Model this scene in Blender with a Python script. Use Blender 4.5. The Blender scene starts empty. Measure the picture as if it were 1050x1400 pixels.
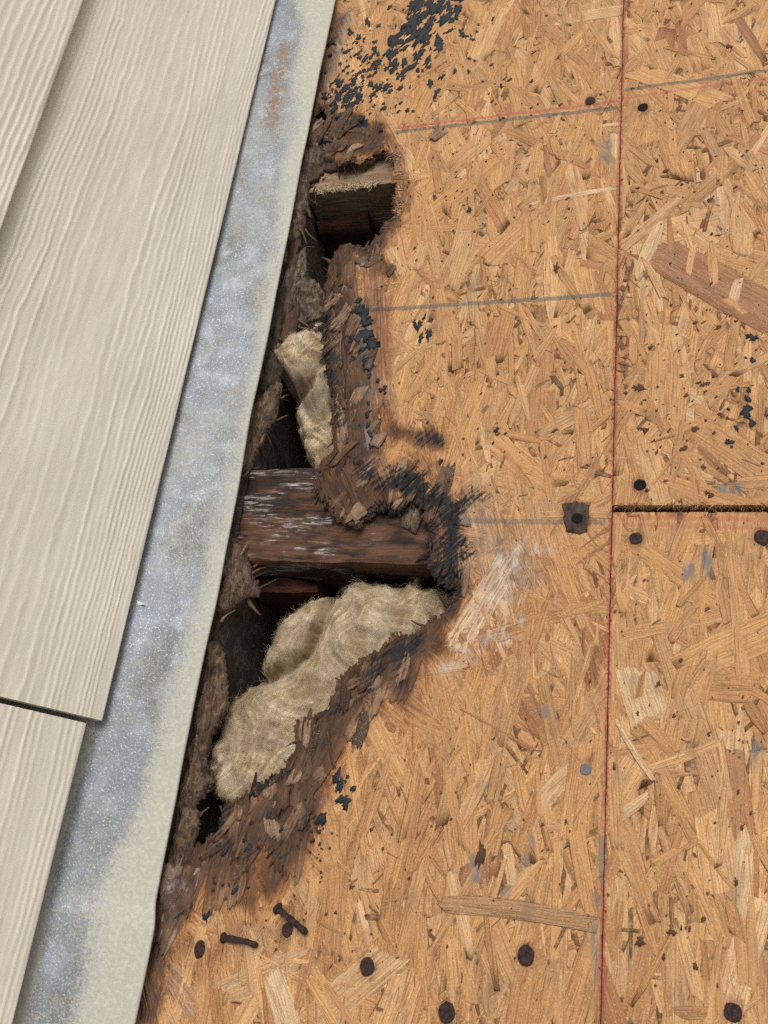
import bpy, math
import numpy as np
from mathutils import Matrix, Vector

rng = np.random.default_rng(11)
SC = bpy.context.scene
COL = SC.collection

# ------------------------------------------------------------------ camera
# Deck frame: X points down the roof away from the wall, Y runs along the wall, Z is the deck normal.
PITCH = math.radians(22)                    # slope of the roof; the wall stands vertical
ROT = Matrix.Rotation(PITCH, 4, 'Y')        # deck frame -> world frame
F_PX, CX, CY = 1220.0, 525.0, 700.0         # focal length and centre for a 1050 x 1400 frame
_n = lambda v: np.array(v, float) / np.linalg.norm(v)
AX, AY = _n([3938, 0, -F_PX]), _n([378, -2950, F_PX])
AZ = np.cross(AX, AY)
SCL = 0.000528
ORG = np.array([837 - CX, 696 - CY, F_PX]) * SCL      # corner where the three boards meet
CAM = np.array([-ORG @ AX, -ORG @ AY, -ORG @ AZ])


def D(px, py, z=0.0):
    """point of the deck frame at height z (metres) that a surveyed picture position belongs to"""
    px, py = np.asarray(px, float), np.asarray(py, float)
    r = np.stack([px - CX, py - CY, np.full_like(px, F_PX)], -1)
    rx, ry, rz = r @ AX, r @ AY, r @ AZ
    t = (z - CAM[2]) / rz
    return np.stack([CAM[0] + rx * t, CAM[1] + ry * t, np.zeros_like(t) + z], -1)


cam_d = bpy.data.cameras.new('camera')
cam_d.sensor_fit = 'VERTICAL'
cam_d.sensor_height = 36
cam_d.lens = F_PX / 1400 * 36
cam_d.clip_start, cam_d.clip_end = 0.01, 2000
cam = bpy.data.objects.new('camera', cam_d)
COL.objects.link(cam)
cm = Matrix(((AX[0], -AX[1], -AX[2], CAM[0]), (AY[0], -AY[1], -AY[2], CAM[1]), (AZ[0], -AZ[1], -AZ[2], CAM[2]), (0, 0, 0, 1)))
cam.matrix_world = ROT @ cm
SC.camera = cam

# ------------------------------------------------------------------ sky, sun, exposure
SUN_DIR = Vector((0.55, 0.42, 1.0)).normalized()      # towards the sun, world frame
world = bpy.data.worlds.new('World')
SC.world = world
world.use_nodes = True
wn = world.node_tree.nodes
sky = wn.new('ShaderNodeTexSky')
sky.sky_type = 'NISHITA'
sky.sun_disc = False
sky.sun_elevation = math.asin(SUN_DIR.z)
sky.sun_rotation = math.atan2(SUN_DIR.x, SUN_DIR.y)
sky.dust_density = 4.0
hs = wn.new('ShaderNodeHueSaturation')
hs.inputs['Saturation'].default_value = 0.28          # thin overcast
world.node_tree.links.new(sky.outputs[0], hs.inputs['Color'])
world.node_tree.links.new(hs.outputs[0], wn['Background'].inputs[0])
wn['Background'].inputs[1].default_value = 0.12
sun_d = bpy.data.lights.new('sun', 'SUN')
sun_d.energy = 1.5
sun_d.angle = math.radians(24)
sun_d.color = (1.0, 0.95, 0.88)
sun = bpy.data.objects.new('sun', sun_d)
COL.objects.link(sun)
sun.rotation_euler = SUN_DIR.to_track_quat('Z', 'Y').to_euler()
SC.view_settings.view_transform = 'Standard'
SC.view_settings.look = 'None'
SC.view_settings.exposure = 0.28
SC.view_settings.gamma = 1.0
SC.cycles.max_bounces = 6
SC.cycles.use_denoising = False

# ------------------------------------------------------------------ helpers


def hash2(i, j, s):
    h = (i.astype(np.int64) * 374761393 + j.astype(np.int64) * 668265263 + int(s) * 974711) & 0x7fffffff
    h = ((h ^ (h >> 13)) * 1274126177) & 0x7fffffff
    return ((h ^ (h >> 16)) & 0xffff) / 65535.0


def vnoise(x, y, s=0):
    xi, yi = np.floor(x), np.floor(y)
    fx, fy = x - xi, y - yi
    fx, fy = fx * fx * (3 - 2 * fx), fy * fy * (3 - 2 * fy)
    a, b = hash2(xi, yi, s), hash2(xi + 1, yi, s)
    c, d = hash2(xi, yi + 1, s), hash2(xi + 1, yi + 1, s)
    return (a * (1 - fx) + b * fx) * (1 - fy) + (c * (1 - fx) + d * fx) * fy


def fbm(x, y, s=0, o=4):
    t, a, n = 0, 0.5, 0
    for k in range(o):
        t = t + a * vnoise(x * 2 ** k, y * 2 ** k, s + 17 * k)
        n += a
        a *= 0.5
    return t / n


def sstep(a, b, x):
    t = np.clip((x - a) / (b - a), 0, 1)
    return t * t * (3 - 2 * t)


def seg_dist(x, y, a, b):
    dx, dy = b[0] - a[0], b[1] - a[1]
    L = dx * dx + dy * dy + 1e-12
    t = np.clip(((x - a[0]) * dx + (y - a[1]) * dy) / L, 0, 1)
    return np.hypot(x - a[0] - t * dx, y - a[1] - t * dy), t


def poly_sdf(x, y, P):
    """signed distance, negative inside"""
    d = np.full(x.shape, 1e9)
    ins = np.zeros(x.shape, bool)
    for a, b in zip(P, np.roll(P, -1, 0)):
        d = np.minimum(d, seg_dist(x, y, a, b)[0])
        c = (a[1] > y) != (b[1] > y)
        with np.errstate(divide='ignore', invalid='ignore'):
            ins ^= c & (x < (b[0] - a[0]) * (y - a[1]) / (b[1] - a[1]) + a[0])
    return np.where(ins, -d, d)


def px_poly(pts, z=0.0):
    p = np.array(pts, float)
    return D(p[:, 0], p[:, 1], z)[:, :2]


def mesh(name, V, Q, attrs=None, smooth=False):
    """V (n,3); Q (m,4) quads, a repeated last index marks a triangle"""
    me = bpy.data.meshes.new(name)
    V = np.asarray(V, np.float32)
    Q = np.asarray(Q, np.int32)
    tri = Q[:, 3] == Q[:, 2]
    tot = np.where(tri, 3, 4).astype(np.int32)
    keep = np.ones(Q.shape, bool)
    keep[tri, 3] = False
    loops = Q[keep]
    st = np.concatenate([[0], np.cumsum(tot)[:-1]]).astype(np.int32)
    me.vertices.add(len(V))
    me.vertices.foreach_set('co', V.ravel())
    me.loops.add(len(loops))
    me.loops.foreach_set('vertex_index', loops)
    me.polygons.add(len(Q))
    me.polygons.foreach_set('loop_start', st)
    me.polygons.foreach_set('loop_total', tot)
    if smooth:
        me.polygons.foreach_set('use_smooth', np.ones(len(Q), bool))
    for k, a in (attrs or {}).items():
        a = np.asarray(a, np.float32)
        if a.ndim == 1:
            at = me.attributes.new(k, 'FLOAT', 'POINT')
            at.data.foreach_set('value', a)
        else:
            at = me.attributes.new(k, 'FLOAT_VECTOR', 'POINT')
            at.data.foreach_set('vector', a.ravel())
    me.update(calc_edges=True)
    me.validate()
    return me


def obj(name, me, mat, parent=None, loc=(0, 0, 0)):
    o = bpy.data.objects.new(name, me)
    COL.objects.link(o)
    o.location = loc
    if parent is not None:
        o.parent = parent
    if me is not None and mat is not None:
        me.materials.append(mat)
    return o


def tag(o, label=None, cat=None, group=None, kind=None):
    for k, v in (('label', label), ('category', cat), ('group', group), ('kind', kind)):
        if v:
            o[k] = v
    return o


def empty(name, loc, label, cat, group=None):
    o = bpy.data.objects.new(name, None)
    COL.objects.link(o)
    o.location = loc
    o.empty_display_size = 0.02
    return tag(o, label, cat, group)


def child(name, me, mat, parent):
    """part whose mesh is given in deck coordinates, parented under a thing or part with only a location"""
    o = obj(name, me, mat, parent)
    base = Vector((0, 0, 0))
    p = parent
    while p is not None:
        base += p.location
        p = p.parent
    o.location = -base
    return o


def grid_quads(n0, n1):
    i, j = np.meshgrid(np.arange(n0 - 1), np.arange(n1 - 1), indexing='ij')
    a = i * n1 + j
    return np.stack([a, a + n1, a + n1 + 1, a + 1], -1).reshape(-1, 4)


def boundary(Q):
    E = np.concatenate([Q[:, [0, 1]], Q[:, [1, 2]], Q[:, [2, 3]], Q[:, [3, 0]]])
    E = E[E[:, 0] != E[:, 1]]
    k = np.sort(E, 1)
    key = k[:, 0].astype(np.int64) * 10000000 + k[:, 1]
    u, inv, c = np.unique(key, return_inverse=True, return_counts=True)
    return E[c[inv] == 1]


def skirted(V, Q, depth, A):
    """close the rim of an open sheet downwards by depth and drop unused points"""
    B = boundary(Q)
    bv = np.unique(B)
    m = np.full(len(V), -1)
    m[bv] = np.arange(len(bv)) + len(V)
    low = V[bv].copy()
    low[:, 2] -= depth if np.isscalar(depth) else depth[bv]
    S = np.stack([B[:, 1], B[:, 0], m[B[:, 0]], m[B[:, 1]]], -1)
    V2 = np.concatenate([V, low])
    A2 = {k: np.concatenate([a, a[bv]]) for k, a in A.items()}
    Q2 = np.concatenate([Q, S])
    use = np.unique(Q2)
    re = np.full(len(V2), -1)
    re[use] = np.arange(len(use))
    return V2[use], re[Q2], {k: a[use] for k, a in A2.items()}


def box_arrays(lo, hi, ch=0.0):
    x0, y0, z0 = lo
    x1, y1, z1 = hi
    V = np.array([(x, y, z) for z in (z0, z1) for y in (y0, y1) for x in (x0, x1)], float)
    Q = np.array([(0, 2, 3, 1), (4, 5, 7, 6), (0, 1, 5, 4), (2, 6, 7, 3), (0, 4, 6, 2), (1, 3, 7, 5)])
    return V, Q


# ------------------------------------------------------------------ node helper
class NB:
    def __init__(self, name):
        self.m = bpy.data.materials.new(name)
        self.m.use_nodes = True
        self.t = self.m.node_tree
        self.b = self.t.nodes['Principled BSDF']
        self.b.inputs['Specular IOR Level'].default_value = 0.25

    def n(self, t):
        return self.t.nodes.new('ShaderNode' + t)

    def s(self, sock, v):
        if isinstance(v, bpy.types.NodeSocket):
            self.t.links.new(v, sock)
        elif v is not None:
            if hasattr(sock, 'default_value') and hasattr(sock.default_value, '__len__') and isinstance(v, (tuple, list)):
                sock.default_value = tuple(v) + ((1,) if len(sock.default_value) == 4 and len(v) == 3 else ())
            else:
                sock.default_value = v

    def attr(self, name, vec=False):
        a = self.n('Attribute')
        a.attribute_name = name
        return a.outputs['Vector' if vec else 'Fac']

    def deck(self):
        """position in the deck frame"""
        r = self.n('VectorRotate')
        r.rotation_type = 'Y_AXIS'
        r.inputs['Angle'].default_value = -PITCH
        self.t.links.new(self.n('NewGeometry').outputs['Position'], r.inputs['Vector'])
        return r.outputs[0]

    def scale(self, v, s):
        m = self.n('VectorMath')
        m.operation = 'MULTIPLY'
        self.s(m.inputs[0], v)
        m.inputs[1].default_value = s if isinstance(s, tuple) else (s, s, s)
        return m.outputs[0]

    def add3(self, a, b):
        m = self.n('VectorMath')
        m.operation = 'ADD'
        self.s(m.inputs[0], a)
        self.s(m.inputs[1], b)
        return m.outputs[0]

    def noise(self, v, sc=1.0, det=3.0, rough=0.55, dist=0.0, col=False):
        n = self.n('TexNoise')
        self.s(n.inputs['Vector'], v)
        n.inputs['Scale'].default_value = sc
        n.inputs['Detail'].default_value = det
        n.inputs['Roughness'].default_value = rough
        n.inputs['Distortion'].default_value = dist
        return n.outputs['Color' if col else 'Fac']

    def vor(self, v, sc, feat='F1', out='Color'):
        n = self.n('TexVoronoi')
        n.feature = feat
        self.s(n.inputs['Vector'], v)
        n.inputs['Scale'].default_value = sc
        return n.outputs[out]

    def f(self, op, a, b=None, c=None, clamp=False):
        m = self.n('Math')
        m.operation = op
        m.use_clamp = clamp
        for k, v in enumerate((a, b, c)):
            if v is not None:
                self.s(m.inputs[k], v)
        return m.outputs[0]

    def step(self, a, b, x, lo=0.0, hi=1.0):
        m = self.n('MapRange')
        m.interpolation_type = 'SMOOTHSTEP'
        self.s(m.inputs['Value'], x)
        m.inputs['From Min'].default_value, m.inputs['From Max'].default_value = a, b
        m.inputs['To Min'].default_value, m.inputs['To Max'].default_value = lo, hi
        return m.outputs[0]

    def mix(self, fac, a, b, mode='MIX'):
        m = self.n('Mix')
        m.data_type = 'RGBA'
        m.blend_type = mode
        self.s(m.inputs['Factor'], fac)
        self.s(m.inputs['A'] if False else m.inputs[6], a)
        self.s(m.inputs[7], b)
        return m.outputs[2]

    def sep(self, v):
        s = self.n('SeparateXYZ')
        self.s(s.inputs[0], v)
        return s.outputs

    def bump(self, h, dist, strength=1.0, nrm=None):
        b = self.n('Bump')
        b.inputs['Distance'].default_value = dist
        b.inputs['Strength'].default_value = strength
        self.s(b.inputs['Height'], h)
        if nrm is not None:
            self.s(b.inputs['Normal'], nrm)
        return b.outputs[0]

    def out(self, col=None, rough=None, nrm=None, metal=None):
        i = self.b.inputs
        self.s(i['Base Color'], col)
        self.s(i['Roughness'], rough)
        self.s(i['Normal'], nrm)
        self.s(i['Metallic'], metal)
        return self.m


# ------------------------------------------------------------------ survey of the rot: maps over the deck, 1 mm cells
GX0, GX1, GY0, GY1, CELL = -0.46, 0.16, -0.46, 0.68, 0.001
gx, gy = np.meshgrid(np.arange(GX0, GX1, CELL), np.arange(GY0, GY1, CELL), indexing='ij')
HOLE1 = px_poly([(412, 268), (418, 236), (436, 219), (474, 222), (504, 209), (522, 190), (533, 196), (545, 208), (543, 235), (549, 262),
                 (544, 289), (531, 309), (510, 339), (498, 347), (474, 336), (455, 366), (448, 389), (447, 402), (447, 440), (425, 446), (392, 458), (398, 410), (398, 350), (404, 319), (408, 290)])
HOLE2 = px_poly([(425, 446), (446, 440), (448, 488), (459, 526), (461, 564), (467, 610), (455, 628), (444, 636), (430, 663), (444, 686),
                 (486, 712), (505, 693), (524, 686), (543, 691), (554, 676), (575, 682), (587, 697), (593, 720), (592, 770), (602, 788),
                 (625, 800), (617, 839), (586, 861), (564, 874), (538, 874), (525, 892), (494, 909), (468, 935), (455, 979), (415, 992),
                 (406, 1027), (398, 1058), (358, 1076), (328, 1097), (308, 1110), (300, 1134), (280, 1158), (252, 1162), (254, 1134),
                 (250, 1110), (268, 1082), (272, 1066), (262, 1030), (292, 966), (282, 890), (279, 850), (292, 838), (326, 811), (340, 804),
                 (322, 758), (306, 731), (312, 690), (320, 644), (338, 602), (360, 568), (368, 510), (380, 465)])
HOLE3 = px_poly([(424, 152), (438, 141), (452, 146), (458, 166), (440, 170), (424, 168)])
sdf = np.minimum(np.minimum(poly_sdf(gx, gy, HOLE1), poly_sdf(gx, gy, HOLE2)), poly_sdf(gx, gy, HOLE3))
raw_sdf = sdf.copy()
sdf = sdf + 0.006 * (fbm(gx / 0.011, gy / 0.017, 3, 3) - 0.5) + 0.005 * (vnoise(gx / 0.0022, gy / 0.006, 5) - 0.5)


def paint(strokes, warp=0.012, halo=0.0):
    """strokes: (points, radius in picture units, strength)"""
    out = np.zeros(gx.shape)
    wx = gx + warp * (fbm(gx / 0.02, gy / 0.04, 21, 3) - 0.5) * 1.4
    wy = gy + warp * 1.4 * (fbm(gx / 0.02, gy / 0.04, 22, 3) - 0.5) * 2
    for pts, r, s in strokes:
        P = px_poly(pts)
        d = np.full(gx.shape, 1e9)
        for a, b in zip(P[:-1], P[1:]) if len(P) > 1 else [(P[0], P[0])]:
            d = np.minimum(d, seg_dist(wx, wy, a, b)[0])
        r = r * 0.00068
        out = np.maximum(out, s * (1 - sstep(0.1 * r, 1.5 * r, d)))
        if halo:
            out = np.maximum(out, halo * s * (1 - sstep(0.5 * r, 1.2 * r + .016, d)))
    return out


rot = paint([
    ([(458, 20), (432, 140)], 16, .75), ([(440, 182), (515, 192)], 30, 1.0), ([(430, 212), (508, 206)], 26, 1.0), ([(240, 1180), (214, 1290)], 30, .95), ([(470, 165), (520, 175)], 20, .95), ([(533, 190), (550, 240), (552, 290)], 13, .6),
    ([(540, 310), (512, 345), (530, 380)], 20, .8), ([(470, 345), (470, 420), (478, 520), (490, 620)], 32, 1.0), ([(515, 380), (520, 480), (515, 600)], 24, .62),
    ([(433, 385), (437, 442)], 20, 1.0), ([(535, 590), (585, 612)], 20, .9), ([(560, 640), (600, 660)], 26, .55), ([(455, 655), (500, 680)], 45, .93), ([(540, 660)], 24, 1.0),
    ([(610, 690), (625, 790)], 26, .9), ([(640, 800)], 20, .7), ([(590, 870), (540, 890), (500, 925)], 24, 1.0), ([(555, 900), (545, 925)], 24, .9),
    ([(480, 950), (440, 1020), (410, 1070)], 30, 1.0), ([(500, 960)], 26, .7), ([(400, 1080), (350, 1130), (300, 1170)], 42, 1.0), ([(420, 1080), (370, 1190)], 30, .95),
    ([(330, 1130), (330, 1220)], 28, .85), ([(270, 1180), (240, 1250)], 28, .85), ([(255, 1240)], 22, .75), ([(250, 1290), (285, 1310)], 22, .5),
    ([(240, 1240), (205, 1390)], 16, .75), ([(395, 1265)], 17, .5), ([(330, 1285)], 16, .3), ([(700, 790), (650, 880)], 62, .34), ([(600, 720), (720, 730)], 40, .3),
    ([(768, 690), (806, 690)], 3, .3), ([(430, 1150)], 22, .35), ([(560, 960), (590, 900)], 30, .45), ([(780, 700), (795, 715)], 12, .93),
    ([(750, 822)], 8, .8), ([(801, 1052)], 7, .55), ([(820, 880), (815, 930)], 10, .45), ([(560, 100), (480, 140)], 30, .18), ([(480, 40), (455, 130)], 24, .35),
], halo=.42)
blk = paint([
    ([(530, 660), (575, 668), (612, 692)], 22, .74), ([(614, 700), (612, 785)], 24, .78), ([(625, 705), (655, 685)], 15, .62), ([(620, 770), (640, 748)], 16, .6),
    ([(570, 876), (535, 886)], 15, .68), ([(515, 905), (498, 940)], 20, .62), ([(468, 965), (440, 1000)], 15, .5), ([(500, 640), (520, 660)], 26, .6),
    ([(570, 606), (594, 604)], 14, .6), ([(455, 400), (455, 480), (466, 580)], 14, .55), ([(478, 440), (505, 500)], 18, .5), ([(300, 1150), (330, 1160), (380, 1165)], 18, .45),
    ([(255, 1243)], 16, .5), ([(285, 1247)], 12, .5), ([(385, 1130)], 26, .42), ([(437, 195), (445, 208)], 14, .9), ([(500, 165), (480, 178)], 18, .6),
    ([(365, 420), (360, 520)], 22, .9), ([(789, 708)], 9, .8), ([(415, 1110), (430, 1120)], 12, .5), ([(545, 905), (540, 930)], 18, .42),
], 0.007)
wht = paint([([(745, 735), (700, 770)], 20, .75), ([(700, 790), (680, 850)], 26, .8), ([(690, 880), (615, 905)], 14, .9), ([(752, 822)], 10, .7),
             ([(498, 350), (488, 400)], 14, .5), ([(275, 1300), (280, 1312)], 9, .6), ([(245, 1190), (215, 1290)], 20, .5), ([(390, 1255)], 10, .35),
             ([(440, 1090), (450, 1100)], 16, .55)], 0.012)
gry = paint([([(640, 690), (700, 780)], 50, .5), ([(740, 690), (700, 740)], 40, .4), ([(470, 20), (440, 120)], 22, .6), ([(500, 420), (500, 620)], 14, .6),
             ([(240, 1180), (200, 1380)], 26, .55), ([(940, 770), (942, 790)], 9, .9), ([(966, 760), (968, 782)], 8, .9), ([(830, 190), (832, 220)], 8, .8),
             ([(985, 670), (1015, 670)], 7, .95), ([(655, 1165), (650, 1200)], 8, .8), ([(735, 1130), (715, 1190), (690, 1220)], 5, .8),
             ([(745, 975), (750, 985)], 6, .7), ([(1045, 1015), (1035, 1050)], 8, .7), ([(820, 1150), (817, 1340)], 5, .7), ([(870, 1290), (860, 1310)], 8, .6),
             ([(620, 600), (610, 640)], 20, .3), ([(700, 1090), (690, 1130)], 10, .45), ([(667, 1085), (645, 1110)], 5, .6), ([(420, 1260), (330, 1290)], 30, .4)], 0.008)
ZXF = D(np.array([448., 330, 190]), np.array([0., 640, 1400]), 0.0)[:, 0].mean()
left = (1 - sstep(-0.305, -0.270, gx)) * (gy < 0.46) * (gy > -0.27)
nearl = left * (raw_sdf < 0.06)
sq = poly_sdf(gx, gy, px_poly([(769, 688), (806, 689), (804, 728), (774, 726)])) + .002 * (fbm(gx / .004, gy / .004, 8, 2) - .5)
rot = np.maximum(rot, .9 * (1 - sstep(-.001, .0012, sq)))
for nx, ny in ((807, 138), (879, 147), (598, 182), (869, 736), (875, 663), (719, 1307), (502, 1322), (611, 1384), (1002, 1384), (1043, 735)):
    c_ = D(float(nx), float(ny))
    rot = np.maximum(rot, .60 * (1 - sstep(.002, .012, np.hypot(gx - c_[0], (gy - c_[1]) * .8))))
rot = np.maximum(rot, nearl * 0.95)
rot = np.maximum(rot, 0.98 * (1 - sstep(0.002, 0.010, raw_sdf)) * (gx < -0.1) * np.where((gy > .30) & (gx > -.245), .45, 1))
dzm = rot * (fbm(gx / 0.018, gy / 0.035, 41, 4) - 0.56) * 0.011 * (1 - sstep(0.03, 0.06, raw_sdf))
dzm += -0.005 * paint([([(445, 665), (490, 695)], 40, 1)], 0.0) * (1 - sstep(0.0, 0.03, raw_sdf))
dzm += 0.005 * paint([([(480, 350), (470, 400)], 24, 1)], 0.0)
dzm += nearl * ((fbm(gx / 0.012, gy / 0.02, 47, 4) - 0.6) * 0.016)
strip = (gx < -.270 + .012 * (fbm(gx / .02, gy / .02, 33, 2) - .5)) & (gy < D(400., 200.)[1]) & (gy > D(240., 1185.)[1])
blk = np.maximum(blk, .62 * (1 - sstep(.001, .007, raw_sdf)) * (gx < -.1) * (gx > -.268) * (gy < .26) * sstep(.40, .60, fbm(gx / .03, gy / .03, 61, 3)))
need = ((rot > .06) | (blk > .1) | (wht > .1) | (sdf < .012) | strip).astype(float)
MAPS = {'need': need, 'top': np.where(strip, np.minimum(sdf, -.006), sdf), 'sdf': sdf, 'rot': rot, 'blk': blk, 'wht': wht, 'gry': gry, 'dz': dzm}


def samp(k, x, y):
    m = MAPS[k]
    i = (x - GX0) / CELL
    j = (y - GY0) / CELL
    out = (i < 1) | (j < 1) | (i > m.shape[0] - 2.01) | (j > m.shape[1] - 2.01)
    i, j = np.clip(i, 0, m.shape[0] - 1.01), np.clip(j, 0, m.shape[1] - 1.01)
    a, b = i.astype(int), j.astype(int)
    u, v = i - a, j - b
    r = (m[a, b] * (1 - u) + m[a + 1, b] * u) * (1 - v) + (m[a, b + 1] * (1 - u) + m[a + 1, b + 1] * u) * v
    return np.where(out, 1.0 if k in ('sdf', 'top') else 0.0, r)


# ------------------------------------------------------------------ materials
def chalk_lines(N, P, wob):
    """snapped chalk lines on the boards: (picture points, half width mm, colour, strength)"""
    red, grey = (0.36, 0.075, 0.06), (0.10, 0.095, 0.08)
    L = [((540, 175), (849, 138), 1.3, red, .62), ((540, 180), (846, 147), 1.8, grey, .72), ((852, 123), (1075, 93), 1.7, grey, .75),
         ((852, 134), (1075, 103), 1.3, red, .4), ((505, 424), (838, 402), 1.9, grey, .72), ((620, 712), (830, 714), 1.8, grey, .5),
         ((845, 706), (1075, 711), 1.5, red, .45), ((845, 716), (1075, 723), 1.2, red, .32)]
    res = []
    for a, b, w, c, st in L:
        p, q = D(*a), D(*b)
        d = (q - p)[:2]
        ln = np.hypot(*d)
        d = d / ln
        n = np.array([-d[1], d[0]])
        dp = N.n('VectorMath')
        dp.operation = 'DOT_PRODUCT'
        N.s(dp.inputs[0], P)
        dp.inputs[1].default_value = (n[0], n[1], 0)
        e = N.f('ABSOLUTE', N.f('ADD', N.f('SUBTRACT', dp.outputs['Value'], float(p[:2] @ n)), wob))
        du = N.n('VectorMath')
        du.operation = 'DOT_PRODUCT'
        N.s(du.inputs[0], P)
        du.inputs[1].default_value = (d[0], d[1], 0)
        al = N.f('ABSOLUTE', N.f('SUBTRACT', du.outputs['Value'], float((p[:2] + q[:2]) @ d / 2)))
        m = N.f('MULTIPLY', N.step(w * .0014, w * .0008, e), N.step(ln / 2 + .004, ln / 2 - .004, al))
        res.append((N.f('MULTIPLY', m, st), c))
    return res


def osb_material(name, slab=False):
    N = NB(name)
    P = N.deck()
    if slab:
        cell = N.vor(N.scale(P, (85., 22., 1.)), 1.0)
        r = N.sep(cell)[0]
        base = N.mix(r, (.50, .31, .14), (.34, .18, .075))
        G = N.scale(P, (1000., 1000., 1000.))
        M = None
    else:
        base = N.attr('tint', True)
        G = N.attr('guv', True)
        M = N.sep(N.attr('msk', True))
        gr = N.attr('gry')
    grain = N.noise(N.scale(G, (.035, .75, 1.)), 1, 4, .65)
    fine = N.noise(N.scale(P, 1000.), .9, 2, .6)
    broad = N.noise(N.scale(P, (1000. / 60, 1000. / 110, 1.)), 1, 4, .6)
    vein = N.noise(N.scale(G, (.016, .33, 1.)), 1, 2, .5)
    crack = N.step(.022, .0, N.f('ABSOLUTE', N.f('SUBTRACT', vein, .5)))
    pore = N.step(.62, .74, N.noise(N.scale(G, (.35, 1.5, 1.)), 1, 1, .5))
    c = N.mix(N.step(.25, .75, grain), N.mix(1.0, base, (.70, .62, .54), 'MULTIPLY'), N.mix(1.0, base, (1.12, 1.12, 1.12), 'MULTIPLY'))
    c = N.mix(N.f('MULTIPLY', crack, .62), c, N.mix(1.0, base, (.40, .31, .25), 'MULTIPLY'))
    c = N.mix(N.f('MULTIPLY', pore, .45), c, N.mix(1.0, base, (.55, .42, .33), 'MULTIPLY'))
    c = N.mix(N.step(.52, .70, fine, 0, .55), c, (.24, .125, .058))
    c = N.mix(N.step(.46, .30, fine, 0, .35), c, (.66, .47, .29))
    if not slab:
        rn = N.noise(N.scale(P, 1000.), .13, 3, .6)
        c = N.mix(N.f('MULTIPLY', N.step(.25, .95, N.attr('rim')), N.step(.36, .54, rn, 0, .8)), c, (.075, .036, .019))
    # dusty grey weathering with soft vertical smears
    smear = N.noise(N.scale(P, (1000. / 14, 1000. / 48, 1.)), 1, 4, .6)
    c = N.mix(N.step(.53, .76, smear, 0, .62), c, (.185, .125, .078))
    c = N.mix(N.step(.5, .75, broad, 0, .28), c, (.30, .16, .075))
    mott = N.noise(N.scale(P, (1000., 620., 1.)), .13, 5, .68)
    c = N.mix(N.step(.54, .72, mott, 0, .45), c, (.235, .12, .052))
    c = N.mix(N.step(.64, .74, N.noise(N.scale(P, (1000., 800., 1.)), .29, 3, .6), 0, .7), c, (.12, .062, .032))
    wob = N.f('MULTIPLY', N.f('SUBTRACT', N.noise(N.scale(P, 1000.), .06, 3, .6), .5), .0035)
    brk = N.noise(N.scale(P, 1000.), .35, 3, .7)
    for m, cc in chalk_lines(N, P, wob):
        c = N.mix(N.f('MULTIPLY', m, N.step(.22, .46, brk)), c, cc)
    # red edge sealer and chalk along the long joint
    px = N.f('ABSOLUTE', N.f('ADD', N.sep(P)[0], wob))
    c = N.mix(N.f('MULTIPLY', N.step(.0032, .0004, px), N.step(.34, .62, brk, .08, .9)), c, (.30, .055, .048))
    if M is not None:
        rr, bb, ww = M[0], M[1], M[2]
        st = N.noise(N.scale(G, (.05, .55, 1.)), 1, 4, .7)
        st2 = N.noise(N.scale(P, (1000., 700., 1000.)), .12, 4, .65)
        j = N.f('SUBTRACT', N.f('ADD', N.f('MULTIPLY', st, .9), N.f('MULTIPLY', st2, .5)), .70)
        g = N.f('ADD', gr, N.f('MULTIPLY', j, .8))
        c = N.mix(N.f('MULTIPLY', N.step(.25, .8, g), N.step(.02, .2, gr)), c, (.17, .145, .125))
        a = N.f('ADD', rr, N.f('MULTIPLY', j, 1.3))
        f1 = N.f('MULTIPLY', N.step(.15, .75, a), N.step(.02, .15, rr))
        dark = N.mix(N.step(.35, .68, st), (.020, .012, .009), (.092, .052, .033))
        dark = N.mix(N.step(.60, .80, N.noise(N.scale(G, (.06, .9, 1.)), 1, 3, .6), 0, .55), dark, (.27, .19, .13))
        dark = N.mix(N.step(.50, .66, N.noise(N.scale(P, (1000., 600., 1000.)), .075, 4, .7), 0, .75), dark, (.016, .011, .010))
        c = N.mix(f1, c, N.mix(N.step(.5, 1.1, a), N.mix(1.0, c, (.50, .38, .32), 'MULTIPLY'), dark))
        rq = N.n('VectorRotate')
        rq.rotation_type = 'Z_AXIS'
        rq.inputs['Angle'].default_value = -.75
        N.s(rq.inputs['Vector'], P)
        sb = N.noise(N.scale(rq.outputs[0], (45., 420., 1.)), 1, 4, .7)
        b2 = N.f('ADD', N.f('MULTIPLY', bb, .85), N.f('ADD', N.f('MULTIPLY', j, .8), N.f('MULTIPLY', N.f('SUBTRACT', sb, .5), 1.7)))
        c = N.mix(N.f('MULTIPLY', N.step(.34, .62, b2), N.step(.02, .15, bb)), c, (.010, .010, .012))
        w2 = N.noise(N.scale(P, (900., 420., 900.)), .16, 6, .72)
        w = N.f('ADD', N.f('MULTIPLY', ww, .40), N.f('MULTIPLY', N.f('SUBTRACT', w2, .47), 1.5))
        wf = N.f('MULTIPLY', N.step(.24, .58, w), N.step(.03, .3, ww))
        c = N.mix(N.f('MULTIPLY', wf, .55), c, (.44, .405, .37))
        rough = N.step(0, 1, wf, .72, .35)
    else:
        rough = .75
    h = N.f('ADD', N.f('MULTIPLY', grain, .6), N.f('SUBTRACT', N.f('MULTIPLY', fine, .45), N.f('MULTIPLY', crack, .5)))
    return N.out(c, rough, N.bump(h, .0006, .7))


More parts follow.
